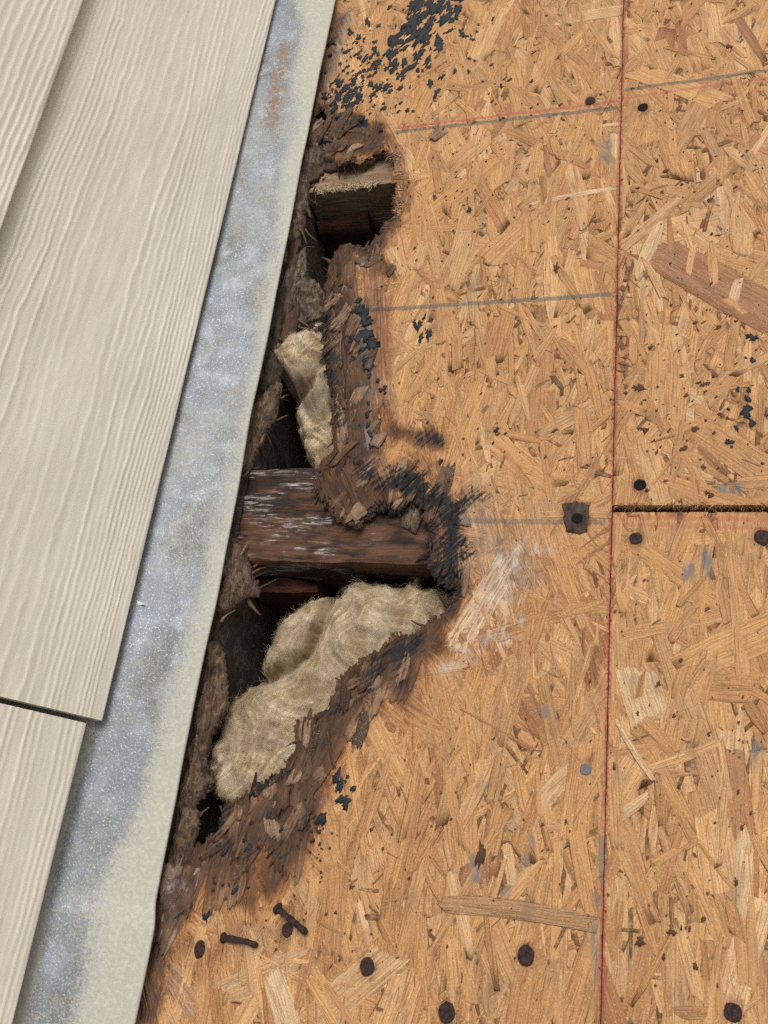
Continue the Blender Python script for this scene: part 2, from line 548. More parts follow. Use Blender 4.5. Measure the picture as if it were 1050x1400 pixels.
def rot_material(name, lo, hi, pale, sx=(400., 90., 300.)):
    """crumbling fibrous wood, grain along Y"""
    N = NB(name)
    P = N.deck()
    a = N.noise(N.scale(P, sx), 1, 5, .65, .6)
    b = N.noise(N.scale(P, 260.), 1, 4, .7)
    c = N.mix(N.step(.3, .7, a), lo, hi)
    c = N.mix(N.step(.56, .74, b, 0, .7), c, pale)
    c = N.mix(N.step(.5, .3, N.noise(N.scale(P, 55.), 1, 3, .6), 0, .85), c, (.018, .011, .008))
    return N.out(c, .85, N.bump(N.f('ADD', a, b), .0016, .9))


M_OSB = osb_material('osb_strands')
M_SLAB = osb_material('osb_core', True)
M_ROT = rot_material('rotten_wood', (.040, .025, .017), (.175, .115, .073), (.36, .265, .18))
M_ROTG = rot_material('rotten_grey_wood', (.045, .031, .022), (.18, .13, .09), (.40, .31, .22))
M_ROTD = rot_material('rotten_black_wood', (.014, .012, .009), (.060, .045, .025), (.12, .085, .045))

N = NB('splinter_wood')
N.out(N.mix(N.step(.3, .7, N.noise(N.scale(N.deck(), 900.), 1, 3)), N.mix(1., N.attr('tint', True), (.7, .6, .52), 'MULTIPLY'), N.attr('tint', True)), .8)
M_SPL = N.m

N = NB('tar_felt')
P = N.deck()
N.out(N.mix(N.noise(N.scale(P, 600.), 1, 3), (.008, .009, .011), (.026, .029, .035)), .62, N.bump(N.noise(N.scale(P, 1500.), 1, 2), .0003))
M_FELT = N.m
N = NB('brown_fleck')
N.out((.075, .035, .022), .8)
M_FLECK = N.m


def lumber(name, tint, darkc, white, red=0.0):
    """weathered framing timber, grain along X"""
    N = NB(name)
    P = N.deck()
    wob = N.noise(N.scale(P, (6., 25., 25.)), 1, 3, .5, col=True)
    Q = N.add3(N.scale(P, (14., 210., 210.)), N.scale(wob, (1., 5., 5.)))
    a = N.noise(Q, 1, 5, .65)
    ring = N.noise(N.scale(Q, (.3, 3.2, 3.2)), 1, 2, .5)
    big = N.noise(N.scale(P, (22., 60., 40.)), 1, 4, .6)
    c = N.mix(N.step(.3, .7, a), tuple(x * .5 for x in tint), tint)
    c = N.mix(N.step(.52, .66, ring, 0, .8), c, tuple(x * .32 for x in tint))
    c = N.mix(N.step(.44, .60, big, 0, .9), c, darkc)
    w = N.noise(N.scale(P, (48., 430., 430.)), 1, 6, .78, 1.0)
    band = N.f('ADD', N.noise(N.scale(P, (20., 60., 60.)), 1, 3, .6), N.step(-.16, -.28, N.sep(P)[0], -.06, .06))
    wf = N.f('MULTIPLY', N.step(.50, .60, w), N.step(.53, .63, band))
    c = N.mix(N.f('MULTIPLY', wf, white), c, (.62, .58, .53))
    if red:
        c = N.mix(N.step(.4, .6, N.noise(N.scale(P, (60., 60., 30.)), 1, 4, .7), 0, red), c, (.095, .024, .010))
    return N.out(c, .68, N.bump(N.f('ADD', a, N.f('MULTIPLY', ring, .6)), .0018, .9))


M_RAFT = lumber('wet_rafter', (.125, .058, .033), (.017, .011, .009), .55)
M_RAFT2 = lumber('dry_rafter', (.36, .23, .135), (.17, .10, .058), .15)
M_SCAB = lumber('red_stained_block', (.085, .030, .014), (.016, .008, .006), .1, .6)
M_LEDG = lumber('grey_ledger', (.13, .105, .085), (.05, .04, .034), .2)

for _nm, _k in (('fiberglass', 1.14), ('cream_fiberglass', 1.5)):
    N = NB(_nm)
    P = N.deck()
    cl = N.noise(N.scale(P, 42.), 1, 4, .6)
    fb, fo = N.attr('fibre'), N.attr('fold')
    g = N.noise(N.scale(P, 900.), 1, 2, .6)
    t_ = N.f('ADD', fb, N.f('MULTIPLY', N.f('SUBTRACT', g, .5), .45))
    c = N.mix(N.step(.28, .72, t_), (.19, .13, .07), tuple(x * _k for x in (.40, .31, .195)))
    c = N.mix(N.step(.46, .66, cl, 0, .55), c, tuple(x * _k for x in (.43, .37, .285)))
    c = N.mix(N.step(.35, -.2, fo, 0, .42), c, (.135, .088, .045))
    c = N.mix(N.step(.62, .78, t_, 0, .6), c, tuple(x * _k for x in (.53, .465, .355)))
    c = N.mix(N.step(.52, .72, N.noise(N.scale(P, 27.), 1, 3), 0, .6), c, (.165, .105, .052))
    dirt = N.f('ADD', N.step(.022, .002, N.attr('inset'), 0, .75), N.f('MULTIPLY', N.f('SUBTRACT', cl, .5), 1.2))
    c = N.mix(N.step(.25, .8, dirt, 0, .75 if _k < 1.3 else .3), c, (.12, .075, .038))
    N.b.inputs['Specular IOR Level'].default_value = .05
    N.out(c, 1.0, N.bump(t_, .0014, .7))
    if _k < 1.3:
        M_GLASS = N.m
    else:
        M_CREAM = N.m
N = NB('glass_fibre')
N.out(N.mix(N.noise(N.scale(N.deck(), 60.), 1, 2), (.27, .195, .115), (.58, .49, .35)), .9)
M_FIB = N.m

N = NB('siding_paint')
P = N.deck()
c = N.mix(N.step(.3, .7, N.noise(N.scale(P, 9.), 1, 3)), (.625, .582, .495), (.68, .637, .55))
c = N.mix(N.step(.55, .75, N.noise(N.scale(P, 1400.), 1, 2), 0, .25), c, (.50, .46, .385))
c = N.mix(N.step(.72, .80, N.noise(N.scale(P, 120.), 1, 3), 0, .3), c, (.36, .31, .24))
N.out(c, .55, N.bump(N.noise(N.scale(P, 1100.), 1, 3, .6), .00022, .8))
M_SIDE = N.m

N = NB('galvanised_overspray')
P = N.deck()
pa = N.attr('paint')
ru = N.attr('rust')
sp = N.noise(N.scale(P, 1000.), .62, 2, .6)
sp2 = N.noise(N.scale(P, 1000.), .22, 4, .65)
v = N.f('ADD', pa, N.f('ADD', N.f('MULTIPLY', N.f('SUBTRACT', sp, .5), .95), N.f('MULTIPLY', N.f('SUBTRACT', sp2, .5), .7)))
pf = N.step(.22, .80, v)
spang = N.vor(N.scale(P, 1000.), .17)
sg = N.sep(spang)[0]
zinc = N.mix(sg, (.165, .188, .215), (.20, .222, .248))
zinc = N.mix(N.step(.46, .66, N.noise(N.scale(P, (1000., 500., 1.)), .035, 4, .65), 0, .85), zinc, (.125, .123, .112))
zinc = N.mix(N.step(.45, .75, N.noise(N.scale(P, 1000.), .045, 4, .6), 0, .8), zinc, (.33, .355, .385))
zinc = N.mix(N.step(.50, .68, N.noise(N.scale(P, 1000.), .11, 4, .7), 0, .6), zinc, (.15, .165, .185))
paint_c = N.mix(N.step(.4, .7, N.noise(N.scale(P, 1000.), .35, 3, .6)), (.36, .35, .295), (.43, .415, .35))
dots = N.step(.66, .72, N.noise(N.scale(P, 1000.), .42, 1, .5))
paint_c = N.mix(N.f('MULTIPLY', dots, .35), paint_c, (.33, .30, .22))
zinc = N.mix(N.step(.60, .70, N.noise(N.scale(P, 1000.), .75, 1, .5), 0, .40), zinc, (.70, .73, .76))  # bright specks paint the metal's sparkle into the zinc colour
zinc = N.mix(N.f('MULTIPLY', N.f('MULTIPLY', N.step(.15, .38, pa), N.step(.62, .42, pa)), N.step(.35, .6, sp2, 0, .55)), zinc, (.15, .15, .14))
c = N.mix(pf, zinc, paint_c)
c = N.mix(N.f('MULTIPLY', N.step(.55, .66, N.f('ADD', N.f('MULTIPLY', ru, .22), N.f('ADD', N.f('MULTIPLY', sp2, .5), N.f('MULTIPLY', sp, .3)))), N.step(.05, .3, ru)), c, (.20, .125, .08))
glint = N.step(.70, .78, N.noise(N.scale(P, 1000.), .7, 1, .5))
N.out(c, N.step(0, 1, pf, .55, .62), N.bump(N.f('ADD', sp, N.f('MULTIPLY', sg, .35)), .0005, .55), N.f('MULTIPLY', N.f('SUBTRACT', 1., pf), .45))
M_ZINC = N.m

N = NB('rusty_iron')
P = N.deck()
N.out(N.mix(N.step(.35, .65, N.noise(N.scale(P, 450.), 1, 4, .7)), (.014, .009, .009), (.055, .027, .021)), .8, N.bump(N.noise(N.scale(P, 700.), 1, 4, .7), .0009))
M_IRON = N.m
N = NB('dull_lead_grey')
N.out(N.mix(N.noise(N.scale(N.deck(), 500.), 1, 3), (.07, .065, .06), (.17, .16, .15)), .7)
M_LEAD = N.m
N = NB('pit_shade_black')
N.out((.006, .005, .005), .95)  # flat black that paints the shade inside nail pits
M_PIT_SHADE = N.m
N = NB('white_caulk')
N.out((.72, .73, .75), .5)
M_WHITE = N.m
N = NB('plasterboard')
N.out(N.mix(N.noise(N.scale(N.deck(), 30.), 1, 3), (.12, .10, .08), (.2, .17, .14)), .9)
M_CEIL = N.m
N = NB('grass_ground')
N.out(N.mix(N.noise(N.scale(N.deck(), 6.), 1, 6, .7), (.035, .06, .02), (.10, .095, .05)), .95)
M_GRND = N.m
N = NB('house_wrap')
N.out((.3, .3, .3), .8)
M_WRAP = N.m

# ------------------------------------------------------------------ setting: ground, wall behind the siding, ceiling under the rafters
me = mesh('ground', [(-300, -300, -3.2), (300, -300, -3.2), (300, 300, -3.2), (-300, 300, -3.2)], [(0, 1, 2, 3)])
ground = tag(obj('ground', me, M_GRND), kind='structure')
UPRIGHT = [ground]                                     # already in the world frame

Wd = np.array([-math.sin(PITCH), 0, math.cos(PITCH)])   # up the wall
Nd = np.array([math.cos(PITCH), 0, math.sin(PITCH)])    # out of the wall
YL, YH = -1.0, 1.25
Q0x = D(375., 0., .026)[0] * .5 + D(135., 980., .026)[0] * .5
Q0 = np.array([Q0x, 0, .026])                           # bottom outer edge of the lowest full course
EXPO = .181


def wall_box(u0, u1, n0, n1, y0, y1):
    V = []
    for y in (y0, y1):
        for u, n in ((u0, n0), (u0, n1), (u1, n1), (u1, n0)):
            p = Q0 + Wd * u + Nd * n
            V.append((p[0], y, p[2]))
    Q = [(0, 1, 2, 3), (7, 6, 5, 4), (0, 4, 5, 1), (1, 5, 6, 2), (2, 6, 7, 3), (3, 7, 4, 0)]
    return np.array(V), np.array(Q)


V, Q = wall_box(-.14, 2.2, -.14, -.024, YL, YH)
tag(obj('wall', mesh('wall', V, Q), M_WRAP), kind='structure')
V, Q = box_arrays((-.42, YL, -.185), (.9, YH, -.172))
tag(obj('ceiling', mesh('ceiling', V, Q), M_CEIL), kind='structure')  # unseen slab put in to keep light out of the rafter bays

# ------------------------------------------------------------------ framing timbers


def timber(name, lo, hi, mat, label, cat, group=None, res=.004, amp=.0012, seed=0):
    """plank whose faces carry a slightly worn, uneven surface; top edges rounded"""
    x0, y0, z0 = lo
    x1, y1, z1 = hi
    ny, nz = max(3, int((y1 - y0) / res)), max(3, int((z1 - z0) / (res * 2.5)))
    ring = [(y, z1) for y in np.linspace(y0, y1, ny)[:-1]] + [(y1, z) for z in np.linspace(z1, z0, nz)[:-1]]
    ring += [(y, z0) for y in np.linspace(y1, y0, 4)[:-1]] + [(y0, z) for z in np.linspace(z0, z1, nz)[:-1]]
    ring = np.array(ring)
    xs = np.arange(x0, x1 + res, res * 1.5)
    X = np.repeat(xs[:, None], len(ring), 1)
    Yg = np.repeat(ring[None, :, 0], len(xs), 0)
    Zg = np.repeat(ring[None, :, 1], len(xs), 0)
    cy, cz = (y0 + y1) / 2, (z0 + z1) / 2
    n = fbm(X / .06 + seed, (Yg + Zg * 1.7) / .006, seed + 5, 4) - .55
    n2 = fbm(X / .02 + seed, (Yg - Zg) / .02, seed + 9, 3) - .5
    dy, dz = (Yg - cy) / ((y1 - y0) / 2), (Zg - cz) / ((z1 - z0) / 2)
    corner = np.clip(np.abs(dy), 0, 1) ** 12 * np.clip(np.abs(dz), 0, 1) ** 30
    Yg = Yg + np.sign(dy) * (np.abs(dy) > .98) * (n * amp * 2 + n2 * amp) - np.sign(dy) * corner * .0006
    Zg = Zg + np.sign(dz) * (np.abs(dz) > .98) * (n * amp * 2.4 + n2 * amp) - np.sign(dz) * corner * (.0004 + .003 * np.clip(n2 + .1, 0, 1))
    m = len(ring)
    V = np.stack([X, Yg, Zg], -1).reshape(-1, 3)
    i, j = np.meshgrid(np.arange(len(xs) - 1), np.arange(m), indexing='ij')
    a, b = i * m + j, i * m + (j + 1) % m
    Q = np.stack([a, b, b + m, a + m], -1).reshape(-1, 4)
    c = len(V)
    V = np.concatenate([V, [(x0, cy, cz), (xs[-1], cy, cz)]])
    j = np.arange(m)
    k = (len(xs) - 1) * m
    Q = np.concatenate([Q, np.stack([(j + 1) % m, j, j * 0 + c, j * 0 + c], -1), np.stack([k + j, k + (j + 1) % m, j * 0 + c + 1, j * 0 + c + 1], -1)])
    base = np.array([(x0 + x1) / 2, cy, z0])
    o = tag(obj(name, mesh(name, V - base, Q, smooth=True), mat, None, base), label, cat, group)
    o.modifiers.new('edges', 'EDGE_SPLIT').split_angle = math.radians(38)
    return o


RT = -.0125
YR = float(D(430., 262., RT)[1])
timber('rafter', (-.300, YR, -.150), (.85, YR + .038, RT), M_RAFT2, 'single brown rafter with frayed pale edge bridging the upper rot hole', 'rafter', seed=3)
timber('rafter', (-.300, -.0400, -.150), (.85, .0440, RT), M_RAFT, 'thick dark wet rafter with white mould crossing the middle of the rot hole', 'rafter', seed=8, res=.0022, amp=.0026)
timber('blocking', (-.298, YR - .014, -.140), (-.243, YR - .001, -.045), M_SCAB, 'rust red stained block against the upper rafter, deep in the upper hole', 'wood block', seed=12, amp=.004)
timber('blocking', (-.298, -.0555, -.140), (-.236, -.0415, -.048), M_SCAB, 'dark red stained block below the thick rafter, above the big insulation batt', 'wood block', seed=14, amp=.004)
timber('blocking', (-.298, .0450, -.140), (-.270, .0590, -.050), M_SCAB, 'small dark red block just above the thick rafter beside the black gap', 'wood block', seed=15, amp=.004)
timber('ledger_board', (-.338, YL, -.150), (-.301, YH, -.014), M_LEDG, 'grey ledger board running along the wall under the flashing, seen through the holes', 'board', seed=21, res=.008)

# ------------------------------------------------------------------ sheathing boards
PAL = np.array([(.465, .270, .120), (.445, .250, .108), (.41, .222, .094), (.51, .317, .155), (.37, .190, .081), (.29, .138, .062), (.55, .368, .20), (.43, .253, .12)])
PW = np.array([.28, .25, .16, .12, .07, .022, .028, .07])


def strand_sheet(s, rect, clip=0.0, tilt=(0., 0.), rs=1.0):
    """one wood flake as a thin plate following the board; s: cx cy ang L W z tint seed fine"""
    cx, cy, ang, L, W, z0, tint, seed, fine, off, th = s
    du, dv = (.0035, .0014) if fine else (.016, .008)
    nu, nv = max(3, int(math.ceil(L / du))), max(1 if not fine else 3, int(math.ceil(W / dv)))
    u = np.linspace(-.5, .5, nu + 1)
    v = np.linspace(-.5, .5, nv + 1)
    lip = min(.0008 / W, .2)
    if not fine and W > .004:
        v = np.concatenate([[-.5], np.linspace(-.5 + lip, .5 - lip, nv + 1), [.5]])
        nv += 2
        lu = min(.0009 / L, .1)
        u = np.concatenate([[-.5], np.linspace(-.5 + lu, .5 - lu, nu + 1), [.5]])
        nu += 2
    U, Vv = np.meshgrid(u, v, indexing='ij')
    r = np.random.default_rng(seed)
    tp = r.uniform(0, .5, 2) if W < .02 else r.uniform(0, .2, 2)
    wd = W * (1 - tp[0] * np.clip(U * 2, 0, 1) ** 2 - tp[1] * np.clip(-U * 2, 0, 1) ** 2)
    sk = r.uniform(-.8, .8, 2)
    edge = (vnoise(U * L / .022 + seed % 97, np.sign(Vv) + 3, seed % 991) - .5) * .0016 * (np.abs(Vv) > .49)
    jag = (hash2((Vv * 50 + 60).astype(int), np.full(Vv.shape, seed % 1009), 3) - .5) * min(.010, L * .16) * (np.abs(U) > .49)
    uu = U * L + jag + Vv * W * np.where(U > 0, sk[0], sk[1]) * np.abs(U) * 2
    vv = Vv * wd + edge + r.uniform(-.5, .5) * L * .05 * (U * 2) ** 2
    ca, sa = math.cos(ang), math.sin(ang)
    x = cx + uu * ca - vv * sa
    y = cy + uu * sa + vv * ca
    x = np.clip(x, rect[0], rect[1])
    y = np.clip(y, rect[2], rect[3])
    z = z0 + U * L * r.normal(0, .0016) + Vv * W * r.normal(0, .0065) - .00026 * (np.abs(Vv) > .499) - .00015 * (np.abs(U) > .499)
    z = z + samp('dz', x, y) + uu * tilt[0] + vv * tilt[1] + (np.abs(tilt[0]) > 0) * .10 * np.abs(vv) * np.sign(tilt[1])
    if fine:
        z = z + samp('rot', x, y) * (vnoise(Vv * W / .0018 + 9, U * L / .02, seed % 773) - .5) * .0016
    Q = grid_quads(nu + 1, nv + 1)
    xf, yf, zf = x.ravel(), y.ravel(), z.ravel()
    if fine:
        qx, qy = xf[Q].mean(1), yf[Q].mean(1)
        jj = Q[:, 0] % (nv + 1)
        k = samp('top', qx, qy) + off + (.25 - hash2(jj, np.full(jj.shape, seed % 1013), 8) ** 3) * .010
        Q = Q[k > clip]
        if len(Q) < 2:
            return None
    G = np.stack([uu.ravel() * 1000, vv.ravel() * 1000, np.full(xf.shape, (seed % 9973) * 7.3)], -1)
    A = {'guv': G, 'tint': np.repeat(tint[None], len(xf), 0),
         'msk': np.stack([samp('rot', xf, yf) * rs, samp('blk', xf, yf), samp('wht', xf, yf)], -1), 'gry': samp('gry', xf, yf),
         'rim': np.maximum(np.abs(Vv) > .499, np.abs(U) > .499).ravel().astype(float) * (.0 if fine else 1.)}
    return skirted(np.stack([xf, yf, zf], -1), Q, th, A)


def merge(parts):
    V, Q, A, n = [], [], {}, 0
    for v, q, a in parts:
        V.append(v)
        Q.append(q + n)
        n += len(v)
        for k in a:
            A.setdefault(k, []).append(a[k])
    return np.concatenate(V), np.concatenate(Q), {k: np.concatenate(a) for k, a in A.items()}


def to_px(x, y, z=0.0):
    v = np.stack([x - CAM[0], y - CAM[1], np.zeros_like(x) + z - CAM[2]], -1)
    M3 = np.stack([AX, AY, AZ])
    c = v @ M3
    return CX + F_PX * c[..., 0] / c[..., 2], CY + F_PX * c[..., 1] / c[..., 2]


def in_view(x, y):
    u, v = to_px(np.asarray(x), np.asarray(y))
    return (u > 0) & (u < 1050) & (v > 0) & (v < 1400)


def board_strands(rect, reg, dens, main, spread, seed, special=()):
    """flakes of one board: list of (area rank, mesh arrays, centre, fine)"""
    r = np.random.default_rng(seed)
    x0, x1, y0, y1 = reg
    area = (x1 - x0) * (y1 - y0)
    out = []
    sets = [(int(area * 3600 * dens), (.040, .11), (.006, .027), (-.0008, -.0001)),
            (int(area * 5600 * dens), (.016, .062), (.0025, .011), (-.0007, .0000)),
            (int(area * 7500 * dens), (.004, .020), (.0009, .0040), (-.0004, .00010))]
    sets.append((int(area * 2600 * dens), (.06, .13), (.012, .036), (-.0012, -.0008)))
    S = []
    for k, (n, lr, wr, zr) in enumerate(sets):
        cx, cy = r.uniform(x0, x1, n), r.uniform(y0, y1, n)
        ang = main + r.normal(0, spread, n)
        wild = r.random(n) < (.6 if k == 2 else .22)
        ang = np.where(wild, r.uniform(0, math.pi, n), ang)
        L, W = r.uniform(*lr, n), wr[0] + (wr[1] - wr[0]) * r.random(n) ** 1.7
        z = r.uniform(*zr, n)
        tint = PAL[r.choice(len(PAL), n, p=PW / PW.sum())] * np.array([1., .975, .95]) * (1 + .085 * np.clip(r.normal(0, 1, (n, 1)), -1.8, 1.5))
        if k == 2:
            tint = tint * np.where(r.random((n, 1)) < .75, 1.06, .72)
        for i in range(n):
            S.append((cx[i], cy[i], ang[i], L[i], W[i], z[i], tint[i], k))
    for a, b, w, tint, dz in special:
        p, q = D(*a), D(*b)
        d = (q - p)[:2]
        S.append(((p[0] + q[0]) / 2, (p[1] + q[1]) / 2, math.atan2(d[1], d[0]), np.hypot(*d), w * .00066, dz, np.array(tint), 0))
    for i, (cx, cy, ang, L, W, z, tint, k) in enumerate(S):
        e = max(L, .02) * .5
        tx, ty = cx + np.array([-e, 0, e]) * math.cos(ang), cy + np.array([-e, 0, e]) * math.sin(ang)
        if k == 2 and samp('rot', np.array([cx]), np.array([cy]))[0] > .2:
            continue
        q1, q2 = np.meshgrid(np.linspace(-1, 1, 11) * e, np.array([-.45, 0, .45]) * W)
        fine = bool((samp('need', cx + q1 * math.cos(ang) - q2 * math.sin(ang), cy + q1 * math.sin(ang) + q2 * math.cos(ang)) > .01).any())
        if fine and samp('top', tx, ty).max() < -.004:
            continue
        sh = strand_sheet((cx, cy, ang, L, W, z, tint, seed * 100000 + i, fine, r.uniform(-.002, .003), .0006), rect)
        if sh is None:
            continue
        out.append((L * W * (1.6 if z > -.0006 else 1.0) * (.5 if fine else 1.), sh, (cx, cy), fine, k))
    if special is spA:
        n, k = 0, 0
        while n < 120 and k < 40000:
            k += 1
            cx, cy = r.uniform(-.30, -.10), r.uniform(-.36, .50)
            sd_, ro = samp('top', np.array([cx]), np.array([cy]))[0], samp('rot', np.array([cx]), np.array([cy]))[0]
            if not (.000 < sd_ < .040) or ro < r.uniform(.35, .9):
                continue
            n += 1
            L_, W_ = r.uniform(.010, .036), r.uniform(.003, .013)
            ti = np.array([(.30, .20, .13), (.20, .12, .075), (.10, .06, .04), (.26, .18, .12), (.05, .035, .028)][r.integers(0, 5)]) * r.uniform(.7, 1.1)
            a_ = math.pi / 2 + r.normal(-.25, .38)
            sh = strand_sheet((cx, cy, a_, L_, W_, r.uniform(.0006, .0022), ti, seed * 100000 + 90000 + k, True, r.uniform(-.002, .006), .0007), rect, 0.0,
                              (r.normal(0, .05), r.normal(0, .11)), r.uniform(.2, .9))
            if sh is not None:
                out.append((L_ * W_, sh, (cx, cy), True, 3))
    return out


def core_grid(rect, zone, ztop, zbot, cell, off, seed, mp):
    """sheet of the board's inner wood with the hole eaten out, closed at the rim"""
    x = np.arange(zone[0], zone[1] + 1e-9, cell)
    y = np.arange(zone[2], zone[3] + 1e-9, cell * 1.5)
    X, Y = np.meshgrid(x, y, indexing='ij')
    inner = np.zeros(X.shape, bool)
    inner[1:-1, 1:-1] = True
    X = X + inner * (hash2((X * 1e5).astype(int), (Y * 1e5).astype(int), seed) - .5) * cell * .8
    Y = Y + inner * (hash2((X * 1e5).astype(int), (Y * 1e5).astype(int), seed + 1) - .5) * cell * 1.4
    z = ztop + samp('dz', X, Y) * .8 + inner * (fbm(X / .006, Y / .02, seed, 3) - .6) * .002 * samp('rot', X, Y)
    Q = grid_quads(len(x), len(y))
    xf, yf = X.ravel(), Y.ravel()
    k = samp(mp, xf[Q].mean(1), yf[Q].mean(1)) + off + (fbm(xf[Q].mean(1) / .012, yf[Q].mean(1) / .03, seed + 3, 2) - .5) * .010
    Q = Q[k > 0]
    Vv = np.stack([xf, yf, z.ravel()], -1)
    t = np.repeat(np.array([[.15, .09, .055]]), len(xf), 0)
    A = {'guv': np.stack([yf * 1000, xf * 1000, xf * 0 + seed], -1), 'tint': t,
         'msk': np.stack([np.maximum(samp('rot', xf, yf), .75), samp('blk', xf, yf) * .7, xf * 0], -1), 'gry': xf * 0, 'rim': xf * 0}
    return skirted(Vv, Q, ztop - zbot, A)


def splinters(n, pos, dirs, L, w, droop, tints, seed):
    """tapered bent slivers of wood"""
    r = np.random.default_rng(seed)
    seg = 4
    parts = []
    t = np.linspace(0, 1, seg + 1)
    d = dirs / np.linalg.norm(dirs, axis=1, keepdims=True)
    up = np.array([0, 0, 1.0])
    side = np.cross(d, up)
    side /= np.linalg.norm(side, axis=1, keepdims=True) + 1e-9
    bend = r.normal(0, .15, (n, 1))
    P = pos[:, None] + d[:, None] * (t[None, :, None] * L[:, None, None]) + side[:, None] * ((t ** 2)[None, :, None] * (bend * L[:, None])[:, :, None]) \
        - up * ((t ** 2)[None, :, None] * (droop * L)[:, None, None])
    P = P + r.normal(0, .0004, P.shape)
    ww = w[:, None] * (1 - .75 * t[None]) * r.uniform(.7, 1.2, (n, seg + 1))
    hh = np.minimum(ww * .5, .0012)
    R = np.stack([P + side[:, None] * ww[..., None] * .5, P + up * hh[..., None], P - side[:, None] * ww[..., None] * .5, P - up * hh[..., None]], 2)
    V = R.reshape(-1, 3)
    b = np.arange(n)[:, None, None] * (seg + 1) * 4
    i, j = np.meshgrid(np.arange(seg), np.arange(4), indexing='ij')
    a0 = i * 4 + j
    a1 = i * 4 + (j + 1) % 4
    q = np.stack([a0, a1, a1 + 4, a0 + 4], -1).reshape(1, -1, 4)
    Q = (b.reshape(-1, 1, 1) + q).reshape(-1, 4)
    cap = np.array([[[3, 2, 1, 0], [seg * 4, seg * 4 + 1, seg * 4 + 2, seg * 4 + 3]]])
    Q = np.concatenate([Q, (b.reshape(-1, 1, 1) + cap).reshape(-1, 4)])
    return V, Q, {'tint': np.repeat(tints, (seg + 1) * 4, 0)}


def flecks(cl, seed, z=.00032):
    """thin torn scraps stuck to the board; cl: (px, py, spread px, count, size lo mm, hi mm, elong, angle)"""
    r = np.random.default_rng(seed)
    parts = []
    for (a, b, sx, sy, n, s0, s1, el, an) in cl:
        p = D(r.normal(a, sx, n), r.normal(b, sy, n))
        for c in p:
            if samp('sdf', c[:1], c[1:2])[0] < .003:
                continue
            s = (s0 + (s1 - s0) * r.random() ** 2) * .00078
            m = 15
            th = np.linspace(0, 2 * math.pi, m, endpoint=False) + r.uniform(-.25, .25, m)
            rad = s * .5 * r.uniform(.35, 1.3, m)
            e = el * r.uniform(.7, 1.3)
            ax = np.stack([np.cos(th) * rad * e, np.sin(th) * rad], -1)
            q = an + r.normal(0, .3)
            x = c[0] + ax[:, 0] * math.cos(q) - ax[:, 1] * math.sin(q)
            y = c[1] + ax[:, 0] * math.sin(q) + ax[:, 1] * math.cos(q)
            zt = samp('dz', x, y) + z + .0016 * float(samp('rot', c[:1], c[1:2])[0] > .35)
            V = np.concatenate([np.stack([x, y, zt], -1), [[c[0], c[1], zt.mean() + .0001]], np.stack([x, y, zt - .0014], -1)])
            j = np.arange(m)
            k = (j + 1) % m
            Q = np.concatenate([np.stack([j, k, j * 0 + m, j * 0 + m], -1), np.stack([j + m + 1, k + m + 1, k, j], -1)])
            parts.append((V, Q, {}))
    return merge(parts)


def build_board(name, rect, reg, label, seed, dens=1.0, main=math.pi / 2 + .05, spread=.38, special=(), zone=None, n_ind=300):
    cx, cy = (rect[0] + rect[1]) / 2, (rect[2] + rect[3]) / 2
    root = empty(name, (cx, cy, -.0112), label, 'sheathing board')
    if zone is None:
        V, Q = box_arrays((rect[0], rect[2], -.0112), (rect[1], rect[3], -.0013))
        child('core', mesh('core', V, Q), M_SLAB, root)
    else:
        x0, x1, y0, y1 = zone
        pr = []
        for lo, hi in (((rect[0], y1, -.0112), (rect[1], rect[3], -.0013)), ((rect[0], rect[2], -.0112), (rect[1], y0, -.0013)), ((x1, y0, -.0112), (rect[1], y1, -.0013))):
            V, Q = box_arrays(lo, hi)
            pr.append((V, Q, {}))
        V, Q, _ = merge(pr)
        child('core', mesh('core', V, Q), M_SLAB, root)
        for k, (zt, zb, off) in enumerate(((-.0014, -.0042, -.001), (-.0044, -.0074, .0015), (-.0076, -.0112, .003))):
            V, Q, A = core_grid(rect, zone, zt, zb, .0030, off, seed + k * 10, 'sdf' if k == 2 else 'top')
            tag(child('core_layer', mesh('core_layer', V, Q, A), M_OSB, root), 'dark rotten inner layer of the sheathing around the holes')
    S = board_strands(rect, reg, dens, main, spread, seed, special)
    vis = [(a, i) for i, (a, sh, c, fine, k) in enumerate(S) if in_view(*c) and k < 2 and sh[1].shape[0] < 120]
    vis.sort(reverse=True)
    ind = set(i for a, i in vis[:n_ind])
    for i in sorted(ind):
        V, Q, A = S[i][1]
        c = V.mean(0)
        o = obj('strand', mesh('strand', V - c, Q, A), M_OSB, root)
        o.location = Vector(c) - root.location
    V, Q, A = merge([s[1] for i, s in enumerate(S) if i not in ind])
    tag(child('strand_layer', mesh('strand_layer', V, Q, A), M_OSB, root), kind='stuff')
    return root


